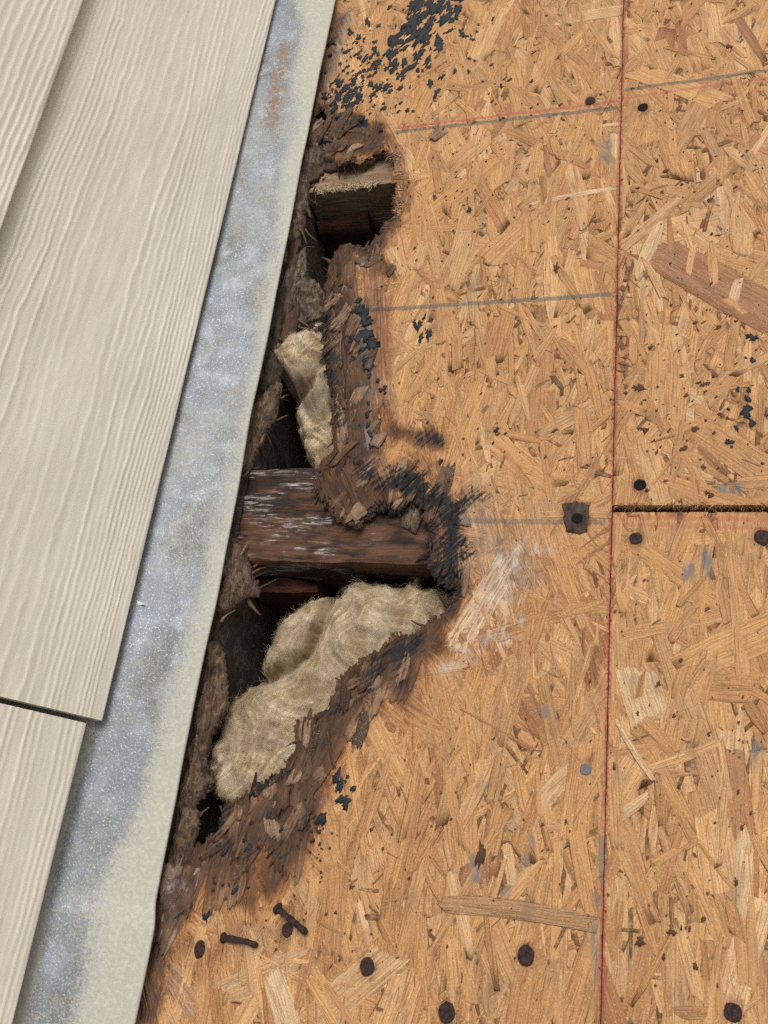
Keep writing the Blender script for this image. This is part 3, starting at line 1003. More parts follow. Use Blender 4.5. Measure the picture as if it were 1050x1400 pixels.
RED, PALE, ORG_, BRN = (.29, .145, .075), (.55, .385, .22), (.37, .185, .08), (.27, .16, .085)
spA = [((605, 1232), (812, 1258), 18, (.33, .195, .10), .0001), ((640, 670), (800, 535), 26, (.52, .335, .172), -0.0005), ((672, 478), (676, 590), 44, (0.41, 0.218, 0.102), -0.0005),
       ((822, 885), (778, 1010), 34, ORG_, -0.0003), ((590, 890), (735, 1120), 36, (0.45, 0.267, 0.130), -0.0003), ((545, 935), (640, 1100), 34, (0.48, 0.287, 0.141), -0.0005),
       ((770, 707), (772, 708), 2, (.085, .062, .05), 0.0006), ((700, 860), (820, 910), 20, (0.45, 0.267, 0.124), -0.0003), ((560, 330), (720, 270), 26, (0.46, 0.267, 0.124), -0.0004), ((535, 335), (580, 460), 34, (0.53, 0.337, 0.169), -0.0004),
       ((715, 280), (850, 254), 9, PALE, 0.0000), ((560, 40), (500, 140), 34, (0.52, 0.337, 0.192), -0.0005), ((700, 60), (660, 110), 26, (0.35, 0.178, 0.090), -0.0004),
       ((550, 180), (545, 320), 30, (0.47, 0.267, 0.136), -0.0004), ((640, 330), (560, 470), 34, (0.48, 0.307, 0.158), -0.0003), ((730, 380), (835, 350), 34, (.47, .29, .14), -0.0005),
       ((700, 760), (620, 890), 30, (0.58, 0.436, 0.294), -0.0001), ((760, 840), (700, 740), 14, (0.47, 0.277, 0.136), -0.0002), ((420, 1400), (540, 1300), 34, (0.48, 0.307, 0.158), -0.0002),
       ((300, 1360), (420, 1310), 30, (0.45, 0.287, 0.158), -0.0002), ((370, 1330), (400, 1420), 26, (0.56, 0.396, 0.237), 0.0000), ((230, 1330), (290, 1420), 22, (0.35, 0.218, 0.136), -0.0002),
       ((470, 1020), (490, 1220), 40, (0.48, 0.287, 0.136), -0.0006), ((560, 1010), (570, 1240), 36, (0.50, 0.307, 0.153), -0.0006), ((640, 740), (560, 700), 20, (0.33, 0.188, 0.113), -0.0002),
       ((640, 940), (650, 1080), 34, (0.46, 0.267, 0.124), -0.0004), ((640, 1180), (625, 1260), 16, (0.25, 0.129, 0.068), -0.0002), ((700, 1140), (790, 1040), 22, (0.48, 0.317, 0.169), -0.0002)]
spA += [((452, 640), (478, 708), 60, BRN, .0010), ((500, 630), (520, 690), 50, BRN, .0008), ((470, 350), (478, 480), 34, BRN, .0010), ((490, 470), (500, 640), 40, BRN, .0008), ((462, 470), (475, 620), 24, BRN, .0012),
        ((510, 360), (520, 560), 30, (0.41, 0.247, 0.141), .0006), ((450, 985), (365, 1160), 40, BRN, .0008), ((480, 950), (420, 1080), 36, BRN, .0009), ((410, 1060), (392, 1195), 36, BRN, .0006), ((330, 1110), (300, 1240), 40, BRN, .0007),
        ((560, 880), (530, 960), 40, BRN, .0006), ((280, 1160), (215, 1300), 30, (0.33, 0.247, 0.192), .0008), ((370, 1090), (330, 1180), 30, (0.32, 0.218, 0.158), .0012)]
spB = [((893, 340), (1065, 436), 56, RED, -.0001), ((1010, 380), (1000, 420), 14, PALE, 0.0000), ((905, 300), (870, 380), 18, PALE, -0.0002), ((960, 230), (965, 360), 60, (0.50, 0.337, 0.192), -0.0005),
       ((850, 340), (930, 270), 16, (0.48, 0.297, 0.147), -0.0001), ((860, 610), (985, 640), 40, (0.51, 0.327, 0.164), -0.0004), ((960, 560), (880, 520), 40, (0.54, 0.366, 0.215), -0.0003)]
spC = [((868, 915), (890, 985), 42, PALE, -0.0001), ((868, 975), (880, 1080), 52, (0.36, 0.178, 0.085), -0.0004), ((940, 950), (1005, 1140), 30, (0.43, 0.247, 0.119), -0.0002), ((835, 1125), (885, 1088), 12, PALE, 0.0000),
       ((960, 1190), (1000, 1290), 60, (0.47, 0.277, 0.130), -0.0005), ((1020, 1130), (1012, 1250), 20, (0.56, 0.396, 0.237), -0.0001), ((920, 760), (915, 900), 40, (0.55, 0.366, 0.198), -0.0004), ((840, 985), (892, 1068), 8, PALE, 0.0006)]

RA, RB, RC = (-.40, -.00028, YL, YH), (.00028, .82, .0030, YH), (.00028, .82, YL, -.0022)
ZONE = (-.40, -.10, -.36, .56)
bA = build_board('sheathing_board', RA, (-.40, -.001, -.52, .80), 'rotted wood strand sheathing board beside the flashing, holed, left of the long red joint', 3, special=spA, zone=ZONE)
bB = build_board('sheathing_board', RB, (.001, .34, .004, .80), 'pale sound sheathing board right of the long joint, above the open cross joint', 4, special=spB)
bC = build_board('sheathing_board', RC, (.001, .34, -.52, -.003), 'sound sheathing board right of the long joint, below the open cross joint', 5, spread=.26, special=spC)

# torn square of darker wood round the sunken nail
P4 = px_poly([(769, 689), (787, 686), (806, 690), (805, 708), (803, 727), (788, 730), (774, 726), (770, 708)])
pp = np.concatenate([a + (b - a) * np.linspace(0, 1, 5)[:-1, None] for a, b in zip(P4, np.roll(P4, -1, 0))])
pp = pp + np.random.default_rng(5).normal(0, .0005, pp.shape)
mp_ = len(pp)
V = np.concatenate([np.c_[pp, np.full(mp_, .0004)], np.c_[(pp - pp.mean(0)) * .86 + pp.mean(0), np.full(mp_, .0009)], [[*pp.mean(0), .0003]], np.c_[pp, np.full(mp_, -.0012)]])
jj_ = np.arange(mp_)
kk_ = (jj_ + 1) % mp_
Q = np.concatenate([np.stack([jj_, kk_, kk_ + mp_, jj_ + mp_], -1), np.stack([jj_ + mp_, kk_ + mp_, jj_ * 0 + 2 * mp_, jj_ * 0 + 2 * mp_], -1), np.stack([jj_ + 2 * mp_ + 1, kk_ + 2 * mp_ + 1, kk_, jj_], -1)])
if (np.cross(P4[1] - P4[0], P4[2] - P4[1])) < 0:
    Q = Q[:, ::-1].copy()
    Q = np.where((Q[:, 0] == Q[:, 1])[:, None], Q[:, [1, 2, 3, 3]], Q)
tag(child('dark_patch', mesh('dark_patch', V, Q), rot_material('scorched_wood', (.030, .021, .016), (.085, .058, .042), (.13, .09, .066)), bA), 'square dark patch round a sunken nail')

# frayed fibres along the broken rim and the torn lower edge of the upper right board
r = np.random.default_rng(77)
rim = np.concatenate([np.stack([a + (b - a) * t for t in np.linspace(0, 1, max(2, int(np.hypot(*(b - a)) / .0006)))]) for P in (HOLE1, HOLE2) for a, b in zip(P, np.roll(P, -1, 0))])
n = 480
pi = rim[r.integers(0, len(rim), n)] + r.normal(0, .003, (n, 2))
eps = .004
gxn = samp('sdf', pi[:, 0] + eps, pi[:, 1]) - samp('sdf', pi[:, 0] - eps, pi[:, 1])
gyn = samp('sdf', pi[:, 0], pi[:, 1] + eps) - samp('sdf', pi[:, 0], pi[:, 1] - eps)
inw = -np.stack([gxn, gyn], -1) / (np.hypot(gxn, gyn)[:, None] + 1e-6)
grn = np.stack([r.normal(0, .35, n), np.sign(inw[:, 1] + r.normal(0, .2, n))], -1)
d2 = inw * .55 + grn * .5
z = r.uniform(-.010, 0, n)
pos = np.concatenate([pi - d2 / np.linalg.norm(d2, axis=1, keepdims=True) * .004, (z + samp('dz', pi[:, 0], pi[:, 1]))[:, None]], 1)
rv = samp('rot', pi[:, 0], pi[:, 1])[:, None]
bv = samp('blk', pi[:, 0], pi[:, 1])[:, None]
light = np.array([[.40, .245, .135]]) * (1 - rv) + np.array([[.105, .060, .037]]) * rv
tint = light * r.uniform(.45, 1.5, (n, 1)) * (1 - .85 * np.clip(bv, 0, 1))
z = np.where(pi[:, 0] < -.268, -.0115, z)
pos[:, 2] = np.where(pi[:, 0] < -.268, -.013, pos[:, 2])
big = r.random(n) < .3
L = np.where(big, r.uniform(.008, .022, n), r.uniform(.002, .008, n))
V, Q, A = splinters(n, pos, np.concatenate([d2, r.normal(-.10, .12, (n, 1))], 1), L, np.where(big, r.uniform(.002, .0065, n), r.uniform(.0005, .002, n)), r.uniform(0, .6, n), tint, 5)
tag(child('splinters', mesh('splinters', V, Q, A), M_SPL, bA), 'frayed dark fibres round the rim of the holes', kind='stuff')
# pale brush of fibres on the right rim of the upper hole
n = 260
a = r.random(n)
q = D(np.interp(a, [0, .3, .55, 1], [526, 546, 550, 546]), np.interp(a, [0, .3, .55, 1], [190, 215, 262, 296]))
dd = np.stack([-1 + r.normal(0, .3, n), .3 + r.normal(0, .6, n), r.normal(0, .2, n)], -1)
V, Q, A = splinters(n, q + np.array([.001, 0, -.001]) + np.stack([q[:, 0] * 0, q[:, 0] * 0, r.uniform(-.004, .001, n)], -1), dd, r.uniform(.006, .014, n), r.uniform(.0006, .0018, n), r.uniform(0, .5, n),
                    np.array([[.42, .28, .19]]) * r.uniform(.5, 1.3, (n, 1)), 6)
tag(child('splinters', mesh('splinters', V, Q, A), M_SPL, bA), 'pale pinkish brush of fibres on the right rim of the upper hole', kind='stuff')
n = 1500
xx = r.uniform(.001, .35, n)
pos = np.stack([xx, np.full(n, .0034) + r.uniform(-.0006, .002, n), r.uniform(-.006, .0004, n)], -1)
V, Q, A = splinters(n, pos, np.stack([r.normal(0, .8, n), -np.ones(n) * r.uniform(.2, 1, n), r.normal(.1, .3, n)], -1), r.uniform(.002, .0055, n), r.uniform(.0003, .0011, n), r.uniform(0, .5, n),
                    PAL[r.integers(0, 8, n)] * r.uniform(.5, 1.2, (n, 1)), 7)
tag(child('splinters', mesh('splinters', V, Q, A), M_SPL, bB), 'fuzzy sawn fibres along the open cross joint', kind='stuff')

# scraps of black roofing felt, brown flecks, and black specks painting termite-hole shade
T = math.radians(68)
fa = [(600, 10, 22, 22, 22, 5, 15, 2.0, T), (560, 60, 24, 30, 46, 3, 13, 1.9, T), (545, 85, 10, 20, 16, 6, 16, 1.8, T), (495, 75, 22, 20, 60, 2, 8, 1.5, T), (480, 120, 20, 18, 62, 2.5, 10, 1.5, T),
      (470, 128, 8, 12, 18, 6, 13, 1.5, T), (515, 135, 25, 15, 30, 2, 8, 1.6, T), (640, 40, 16, 22, 16, 2.5, 9, 1.9, math.radians(115)), (570, 30, 10, 22, 14, 8, 20, 2.0, T), (590, 45, 14, 16, 14, 4, 12, 1.8, T),
      (492, 432, 9, 12, 16, 4, 13, 1.5, .9), (500, 465, 9, 7, 10, 5, 15, 1.8, .35), (503, 497, 5, 5, 7, 3, 9, 1.4, 1), (574, 450, 8, 15, 12, 2.5, 10, 2.2, 1.5), (512, 560, 12, 45, 16, 2, 6, 1.6, 1.5),
      (466, 1075, 5, 8, 9, 3, 9, 1.5, 1.5), (470, 1095, 5, 4, 5, 5, 11, 1.5, .6), (350, 1150, 30, 14, 12, 2, 6, 1.5, 1), (286, 1245, 3, 5, 4, 4, 9, 1.5, 1.7), (313, 1215, 14, 5, 7, 2, 5, 1.4, 1),
      (430, 1150, 20, 25, 22, 1.5, 3.2, 1.2, 1.5), (444, 1122, 2, 6, 3, 3, 6, 2.4, 1.1), (640, 290, 3, 4, 2, 4, 7, 1.6, 1.3), (700, 170, 90, 90, 18, 1.5, 4.5, 1.6, 1.2), (650, 520, 60, 80, 12, 1.5, 4, 1.6, 1.2),  # first cluster: black specks painting the dark inside termite holes
      (680, 590, 2, 2, 1, 5, 6, 1.5, 1.2), (712, 120, 30, 40, 8, 2, 5, 1.7, 1.2), (660, 1140, 90, 90, 8, 1, 2.5, 1.3, 1.2)]
V, Q, A = flecks(fa, 31)
tag(child('felt_scraps', mesh('felt_scraps', V, Q), M_FELT, bA), 'torn black roofing felt scraps stuck to the board, and black specks painting the dark of termite holes', kind='stuff')
fb = [(1018, 563, 3, 4, 2, 6, 12, 1.8, 1.7), (1026, 580, 5, 6, 4, 4, 9, 1.8, 1.7), (1030, 460, 3, 2, 2, 7, 12, 1.7, .1), (1032, 485, 6, 6, 4, 2, 5, 1.5, .1), (1012, 545, 10, 20, 6, 2, 5, 1.7, 1.6), (1000, 602, 4, 4, 2, 5, 8, 1.5, 1.7),
      (960, 250, 60, 120, 30, 1, 3, 1.4, 1)]
V, Q, A = flecks(fb, 32)
tag(child('felt_scraps', mesh('felt_scraps', V, Q), M_FELT, bB), 'small black felt scraps stuck to the board', kind='stuff')
fd = [(600, 150, 40, 120, 40, 1, 3.2, 1.4, 1), (700, 300, 90, 150, 55, 1, 3.6, 1.7, 1), (650, 520, 80, 130, 40, 1, 3.2, 1.6, 1.2), (600, 250, 30, 60, 40, .9, 2.4, 1.3, 1), (700, 1150, 90, 160, 40, 1, 3.4, 1.8, 1.3),
      (450, 1250, 70, 70, 30, 1, 3.4, 1.5, 1), (759, 368, 1, 1, 1, 7, 8, 1.9, 1.0), (657, 1165, 1, 1, 1, 8, 9, 2.4, 1.4)]
V, Q, A = flecks(fd, 33)
tag(child('brown_flecks', mesh('brown_flecks', V, Q), M_FLECK, bA), kind='stuff')
fe = [(960, 300, 70, 170, 95, 1, 4.0, 1.6, 1), (940, 560, 60, 60, 60, 1.2, 5, 1.4, 1), (872, 530, 1, 1, 2, 6, 9, 1.2, 0), (880, 588, 2, 2, 2, 5, 8, 1.3, .6), (950, 590, 4, 2, 2, 5, 8, 1.2, .8), (995, 64, 1, 1, 1, 5, 7, 1.3, .2),
      (967, 675, 2, 1, 2, 5, 8, 1.2, .4)]
V, Q, A = flecks(fe, 34)
tag(child('brown_flecks', mesh('brown_flecks', V, Q), M_FLECK, bB), kind='stuff')
fg = [(930, 900, 70, 120, 40, 1, 3.4, 1.6, 1.3), (950, 1180, 70, 130, 40, 1, 3.6, 1.7, 1.2), (918, 1275, 2, 1, 2, 4, 6, 1.6, .1), (868, 1290, 3, 3, 1, 5, 8, 1.4, .8)]
V, Q, A = flecks(fg, 35)
tag(child('brown_flecks', mesh('brown_flecks', V, Q), M_FLECK, bC), kind='stuff')


# ------------------------------------------------------------------ lumps of rotten wood left along the wall
def field_mesh(name, poly, zfun, cell, zlow, mat, label, cat, group=None, rag=.005, mseed=None):
    """closed body over an outline: top by zfun(x, y, depth inside), walls down to zlow"""
    x0, y0 = poly.min(0) - cell
    x1, y1 = poly.max(0) + cell
    x, y = np.arange(x0, x1, cell), np.arange(y0, y1, cell)
    X, Y = np.meshgrid(x, y, indexing='ij')
    X = X + (hash2((X * 1e5).astype(int), (Y * 1e5).astype(int), 3) - .5) * cell * .5
    Y = Y + (hash2((X * 1e5).astype(int), (Y * 1e5).astype(int), 4) - .5) * cell * .5
    sd = -poly_sdf(X, Y, poly) + rag * (fbm(X / .008, Y / .012, 63, 3) - .5)
    Z = zfun(X, Y, sd)
    Q = grid_quads(len(x), len(y))
    Q = Q[sd.ravel()[Q].min(1) > 0]
    Vv = np.stack([X.ravel(), Y.ravel(), Z.ravel()], -1)
    V2, Q2, A2 = skirted(Vv, Q, np.maximum(Vv[:, 2] - zlow, .001), {'inset': sd.ravel(), 'fibre': (matt(X, Y, mseed)[0] if mseed else sd * 0).ravel(), 'fold': (matt(X, Y, mseed)[1] if mseed else sd * 0).ravel()})
    c = np.array([*V2[:, :2].mean(0), V2[:, 2].min()])
    o = obj(name, mesh(name, V2 - c, Q2, A2, smooth=True), mat, None, c)
    return tag(o, label, cat, group)


def chunk(pts, ztop, amp, mat, label, seed, zlow=-.0125, sx=.010, sy=.022):
    ztop -= .0035
    P = px_poly(pts, ztop)

    def zf(x, y, d):
        e = 1 - np.exp(-np.maximum(d, 0) / .004)
        ridg = 1 - np.abs(2 * fbm(x / sx + seed, y / sy, seed, 4) - 1) * 1.6
        return zlow + (ztop - zlow) * e + amp * (ridg - .6) * e + amp * .8 * (fbm(x / .0022, y / .006, seed + 7, 3) - .5) + amp * .9 * (fbm(x / .014, y / .014, seed + 5, 2) - .5)
    return field_mesh('rotten_wood_chunk', P, zf, .0011, zlow - .002, mat, label, 'rotten wood', 'crumbled wood left along the flashing')


chunk([(424, 172), (455, 164), (490, 166), (522, 172), (523, 186), (505, 207), (474, 222), (447, 217), (430, 210)], .001, .007, M_ROT, 'dark lumpy rotten wood lying across the single rafter, top of the upper hole', 4, sx=.02, sy=.012)
chunk([(398, 210), (425, 172), (446, 180), (442, 212), (420, 236), (415, 268), (412, 292), (404, 318), (378, 330)], .003, .007, M_ROTG, 'greyish brown crumbled wood between the flashing and the upper hole', 9)
chunk([(372, 330), (412, 318), (416, 345), (420, 375), (436, 388), (447, 402), (447, 430), (425, 438), (396, 450), (384, 440), (384, 380)], -.0075, .010, M_ROTG, 'stringy torn wood between the upper hole and the bright insulation tuft', 13, sx=.006, sy=.04)
chunk([(352, 390), (384, 372), (386, 440), (384, 500), (376, 522), (340, 545)], .001, .005, M_ROTD, 'black mouldy wood under the flashing left of the insulation tuft', 17)
chunk([(330, 560), (374, 512), (380, 518), (371, 566), (350, 602), (334, 640), (312, 660)], .000, .006, M_ROT, 'thin brown crumbled wood left of the black gap above the thick rafter', 23)
chunk([(300, 735), (318, 730), (332, 756), (349, 802), (338, 812), (300, 838), (280, 842)], .001, .008, M_ROT, 'splintered brown wood chunk left of the thick rafter end', 29, sx=.007, sy=.03)
chunk([(278, 868), (296, 872), (305, 920), (306, 964), (284, 1005), (276, 1034), (284, 1066), (262, 1100), (232, 1110)], .000, .008, M_ROT, 'long ragged brown wood remnant left of the big insulation batt', 35, sx=.007, sy=.035)
chunk([(240, 1085), (262, 1108), (262, 1140), (258, 1165), (240, 1190), (215, 1200)], .001, .006, M_ROT, 'crumbled wood remnant at the low end of the big hole', 41)

# loose slivers bridging the remnants
n = 14
t = r.random(n)
ex = np.interp(t, np.linspace(0, 1, 9), [420, 408, 385, 362, 330, 312, 285, 268, 240]) + r.normal(0, 12, n)
ey = np.interp(t, np.linspace(0, 1, 9), [190, 300, 400, 540, 690, 780, 920, 1050, 1170]) + r.normal(0, 14, n)
q = D(ex, ey)
q[:, 2] = r.uniform(-.012, .000, n)
tint = np.array([[.13, .088, .058]]) * r.uniform(.25, 1.7, (n, 1))
V, Q, A = splinters(n, q, np.stack([.35 + r.normal(0, .5, n), r.normal(0, 1.6, n), r.normal(-.15, .05, n)], -1), r.uniform(.006, .020, n), r.uniform(.0015, .0065, n), r.uniform(0, .5, n), tint, 9)
tag(child('splinters', mesh('splinters', V, Q, A), M_SPL, bA), 'loose brown slivers along the flashing', kind='stuff')
# frayed pale fibres on the single rafter's edge
n = 420
xs = r.uniform(-.29, -.225, n)
q = np.stack([xs, YR + .0012 + r.normal(0, .0022, n), np.full(n, RT + .0002)], -1)
V, Q, A = splinters(n, q, np.stack([r.normal(0, 1, n), r.normal(-.3, .7, n), r.uniform(0, .4, n)], -1), r.uniform(.002, .006, n), r.uniform(.0004, .0013, n), r.uniform(0, .4, n), np.array([[.62, .50, .34]]) * r.uniform(.5, 1.15, (n, 1)), 10)
tag(obj('wood_fibres', mesh('wood_fibres', V, Q, A), M_SPL), 'fringe of pale frayed fibres along the edge of the single rafter', 'wood fibres', kind='stuff')


# loose chip on the thick rafter
def chip(px, py, z, r0, label, seed):
    c = D(px, py, z)
    m = 10
    rr = np.random.default_rng(seed)
    th = np.linspace(0, 2 * math.pi, m, endpoint=False)
    rad = r0 * rr.uniform(.65, 1.2, m)
    V = []
    for k, (f, zz) in enumerate(((1., 0), (.95, .003), (.55, .0055))):
        for t_, ra in zip(th, rad):
            V.append((math.cos(t_) * ra * f, math.sin(t_) * ra * f * 1.2, zz + rr.uniform(-.0012, .0012) * (k > 0) + .002 * math.cos(t_) * (k > 0)))
    V += [(0, 0, 0), (0, 0, .006)]
    Q = []
    for k in range(2):
        for j in range(m):
            Q.append((k * m + j, k * m + (j + 1) % m, (k + 1) * m + (j + 1) % m, (k + 1) * m + j))
    Q += [((j + 1) % m, j, 30, 30) for j in range(m)] + [(20 + j, 20 + (j + 1) % m, 31, 31) for j in range(m)]
    return tag(obj('wood_chip', mesh('wood_chip', V, Q), M_ROTG, None, c), label, 'wood chip')


chip(565, 708, RT + .0005, .0125, 'loose grey brown wood chip resting on the thick rafter under the black rim', 3)


# ------------------------------------------------------------------ insulation
def fuzz(target, n, seed, lmin, lmax, rad, lift):
    """loose glass fibres lying along the surface of a batt"""
    me_ = target.data
    P = np.zeros(len(me_.vertices) * 3, np.float32)
    me_.vertices.foreach_get('co', P)
    P = P.reshape(-1, 3)
    Nn = np.zeros(len(me_.vertices) * 3, np.float32)
    me_.vertices.foreach_get('normal', Nn)
    Nn = Nn.reshape(-1, 3)
    rr = np.random.default_rng(seed)
    ok = np.where(Nn[:, 2] > .45)[0]
    idx = ok[rr.integers(0, len(ok), n)]
    p, nn = P[idx], Nn[idx]
    wx, wy = p[:, 0] + target.location.x, p[:, 1] + target.location.y
    an = (fbm(wx / .045, wy / .045, seed, 2)) * 9 + rr.normal(0, .5, n)
    t = np.stack([np.cos(an), np.sin(an), np.zeros(n)], -1)
    t -= nn * (t * nn).sum(1, keepdims=True)
    t /= np.linalg.norm(t, axis=1, keepdims=True) + 1e-6
    bi = np.cross(nn, t)
    L = rr.uniform(lmin, lmax, n)
    K = 6
    s = np.linspace(-.5, .5, K)
    bd = rr.normal(0, 1.3, n)
    h = np.abs(rr.normal(0, lift, n))
    C = p[:, None] + t[:, None] * (s[None, :, None] * L[:, None, None]) + bi[:, None] * ((s ** 2)[None, :, None] * (bd * L)[:, None, None]) + nn[:, None] * ((h[:, None] * (1 - 2.6 * (s[None] ** 2)))[..., None])
    hc = bpy.data.hair_curves.new('fibres')
    hc.add_curves([K] * n)
    hc.attributes['position'].data.foreach_set('vector', C.astype(np.float32).ravel())
    ra = hc.attributes.new('radius', 'FLOAT', 'POINT')
    ra.data.foreach_set('value', np.repeat(rr.uniform(.5, 1.2, n) * rad, K).astype(np.float32))
    o = bpy.data.objects.new('fibres', hc)
    COL.objects.link(o)
    o.parent = target
    hc.materials.append(M_FIB)
    return tag(o, kind='stuff')


PB = px_poly([(272, 995), (300, 940), (330, 912), (338, 885), (356, 846), (396, 806), (436, 794), (480, 780), (560, 772), (640, 790), (690, 870), (600, 960), (500, 1050), (430, 1130), (330, 1135), (280, 1110), (266, 1045)], -.022)
crease = px_poly([(446, 800), (428, 850), (410, 890), (375, 915), (340, 925)], -.02)
crease2 = px_poly([(560, 790), (545, 830), (540, 870)], -.02)


def matt(x, y, seed):
    """matted fibre pattern 0..1 flowing in folds, and its coarser folds"""
    wx = x + .030 * (fbm(x / .050, y / .050, seed, 2) - .5) * 2
    wy = y + .030 * (fbm(x / .050, y / .050, seed + 1, 2) - .5) * 2
    a, b = (wx * .86 - wy * .5, wx * .5 + wy * .86) if seed < 180 else (wx * .75 + wy * .66, -wx * .66 + wy * .75)
    fine = .55 * fbm(a / .0026, b / .018, seed + 2, 4) + .45 * fbm(b / .0030, a / .012, seed + 6, 4)
    fold = 1 - np.abs(2 * fbm(a / (.022 if seed < 180 else .016), b / .070, seed + 3, 3) - 1) * 1.7
    return fine, fold


def zbig(x, y, d):
    e = 1 - np.exp(-np.maximum(d, 0) / .007)
    z = -.105 + .087 * e ** .8
    dc = np.full(x.shape, 9.)
    for a, b in zip(crease[:-1], crease[1:]):
        dc = np.minimum(dc, seg_dist(x, y, a, b)[0])
    z -= .020 * np.exp(-(dc / .0050) ** 2) + .007 * np.exp(-(dc / .014) ** 2)
    dc = np.full(x.shape, 9.)
    for a, b in zip(crease2[:-1], crease2[1:]):
        dc = np.minimum(dc, seg_dist(x, y, a, b)[0])
    z -= .005 * np.exp(-(dc / .006) ** 2)
    wx = x + .012 * (fbm(x / .03, y / .03, 70, 2) - .5)
    z += .026 * (fbm(wx / .040, y / .05, 71, 3) - .55) + .0040 * (fbm((wx + .5 * y) / .013, (y - .5 * wx) / .045, 72, 2) - .5) + .0008 * (fbm(wx / .0030, y / .012, 73, 2) - .5)
    f1_, f2_ = matt(x, y, 171)
    z += .0040 * (f1_ - .5) + .0016 * (f2_ - .5)
    return np.minimum(z, -.0125)


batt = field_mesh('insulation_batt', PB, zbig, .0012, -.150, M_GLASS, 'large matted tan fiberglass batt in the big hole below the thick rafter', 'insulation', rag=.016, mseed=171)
fuzz(batt, 8000, 5, .004, .016, .00004, .0009)
PU = px_poly([(366, 490), (392, 458), (430, 438), (452, 430), (470, 500), (480, 560), (482, 640), (430, 656), (412, 634), (392, 592), (382, 548), (396, 528), (384, 512)], -.012)
fold = px_poly([(398, 532), (425, 522), (450, 490)], -.012)


def zup(x, y, d):
    e = 1 - np.exp(-np.maximum(d, 0) / .0032)
    _, vv = to_px(x, y, -.012)
    top = 1 - sstep(505, 560, vv)
    z = -.085 + (.052 + .033 * top) * e
    dc = np.full(x.shape, 9.)
    for a, b in zip(fold[:-1], fold[1:]):
        dc = np.minimum(dc, seg_dist(x, y, a, b)[0])
    z -= .012 * np.exp(-(dc / .004) ** 2)
    z += .012 * (fbm(x / .03, y / .04, 81, 3) - .5) + .005 * (fbm((x - .6 * y) / .006, (y + .6 * x) / .024, 82, 3) - .5)
    f1_, f2_ = matt(x, y, 181)
    z += .0030 * (f1_ - .5) + .0022 * (f2_ - .5)
    return np.minimum(z, -.0015)


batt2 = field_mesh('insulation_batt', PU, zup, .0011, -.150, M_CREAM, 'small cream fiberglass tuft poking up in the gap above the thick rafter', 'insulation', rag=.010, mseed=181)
fuzz(batt2, 2200, 6, .004, .013, .00004, .0007)

# ------------------------------------------------------------------ flashing
ys = np.arange(YL, YH, .0035)
xo = D(np.array([448., 330, 270, 213]), np.array([0., 640, 985, 1250]), .010)[:, 0].mean()
lowk = sstep(-.295, -.315, ys)
xe = xo + .0012 * (fbm(ys / .08, ys * 0, 3, 2) - .5) * 2 + lowk * .004
ze = .010 + .003 * (fbm(ys / .15, ys * 0, 8, 2) - .5) * 2 + lowk * .002
sx_ = np.concatenate([[0], np.linspace(.012, 1, 46)])
xi = Q0[0] - .030
prof = []
for s in sx_:
    xx = xe * (1 - s) + xi * s
    zz = ze + .0235 * s ** 1.3 + .0012 * np.sin(s * 9) * (fbm(ys / .12, ys * 0 + s, 9, 2) - .3)
    prof.append(np.stack([xx, ys, zz], -1))
for u in (.004, .012, .03, .06):
    p = prof[len(sx_) - 1] + Wd * u
    prof.append(p)
hem = np.stack([xe - .0004, ys, ze - .0016], -1)
hem2 = np.stack([xe - .009, ys, ze - .0018], -1)
G = np.stack([hem2, hem] + prof, 1)
nP = G.shape[1]
Sf = np.concatenate([[0, 0], sx_, [1.05] * 4])
S2, Y2 = np.meshgrid(Sf, ys, indexing='xy')
wv = fbm(Y2 / .06, S2 * 3, 91, 4) - .5
_, vpx = to_px(np.full(ys.shape, -.34), ys)
vp = vpx[:, None] + S2 * 0
edge = np.interp(vp, [-400, -10, 20, 60, 200, 450, 640, 800, 980, 1120, 1250, 1400], [1.3, .60, .42, .26, .16, .10, .10, .14, .22, .33, .38, .40])
pnt = .95 * (1 - sstep(-.26, .30, S2 - edge + wv * .22))
pnt = np.maximum(pnt, .22 + .5 * (fbm(Y2 / .05, S2 * 2.2, 95, 4) - .42))
lm = sstep(940, 1000, vp)
pnt = np.maximum(pnt, lm * .9 * sstep(.66, .80, S2 + wv * .1))
pnt = np.maximum(pnt, (1 - lm) * .55 * sstep(.74, .86, S2))
rst = (1 - sstep(.0, .24, np.abs(S2 - .42 + (vp - 130) * .0004))) * sstep(60, 90, vp) * (1 - sstep(180, 240, vp))
Vf = G.reshape(-1, 3)
Qf = grid_quads(len(ys), nP)[:, ::-1]
c = np.array([xo, 0, .01])
fl = tag(obj('wall_flashing', mesh('wall_flashing', Vf - c, Qf, {'paint': pnt.ravel(), 'rust': rst.ravel()}, smooth=True), M_ZINC, None, c),
         'galvanised metal flashing strip with beige paint overspray between siding and roof', 'flashing')
md = fl.modifiers.new('thickness', 'SOLIDIFY')
md.thickness = .0008
md.offset = -1

# flake of white caulk on the flashing
c = D(181., 822., .022)
V = np.array([(-.004, .008, .0035), (.0005, .002, .001), (.014, -.003, .0035), (.002, -.004, 0), (-.005, -.006, .0005), (-.004, .001, .002),
              (-.004, .008, .0025), (.0005, .002, 0), (.014, -.003, .003), (.002, -.004, -.001), (-.005, -.006, -.0005), (-.004, .001, .001)])
Q = [(0, 5, 1, 1), (5, 4, 3, 1), (1, 3, 2, 2), (6, 7, 11, 11), (11, 7, 9, 10), (7, 8, 9, 9), (0, 1, 7, 6), (1, 2, 8, 7), (2, 3, 9, 8), (3, 4, 10, 9), (4, 5, 11, 10), (5, 0, 6, 11)]
tag(obj('caulk_flake', mesh('caulk_flake', V, Q), M_WHITE, None, c), 'small torn flake of white caulk on the flashing beside the siding', 'caulk')


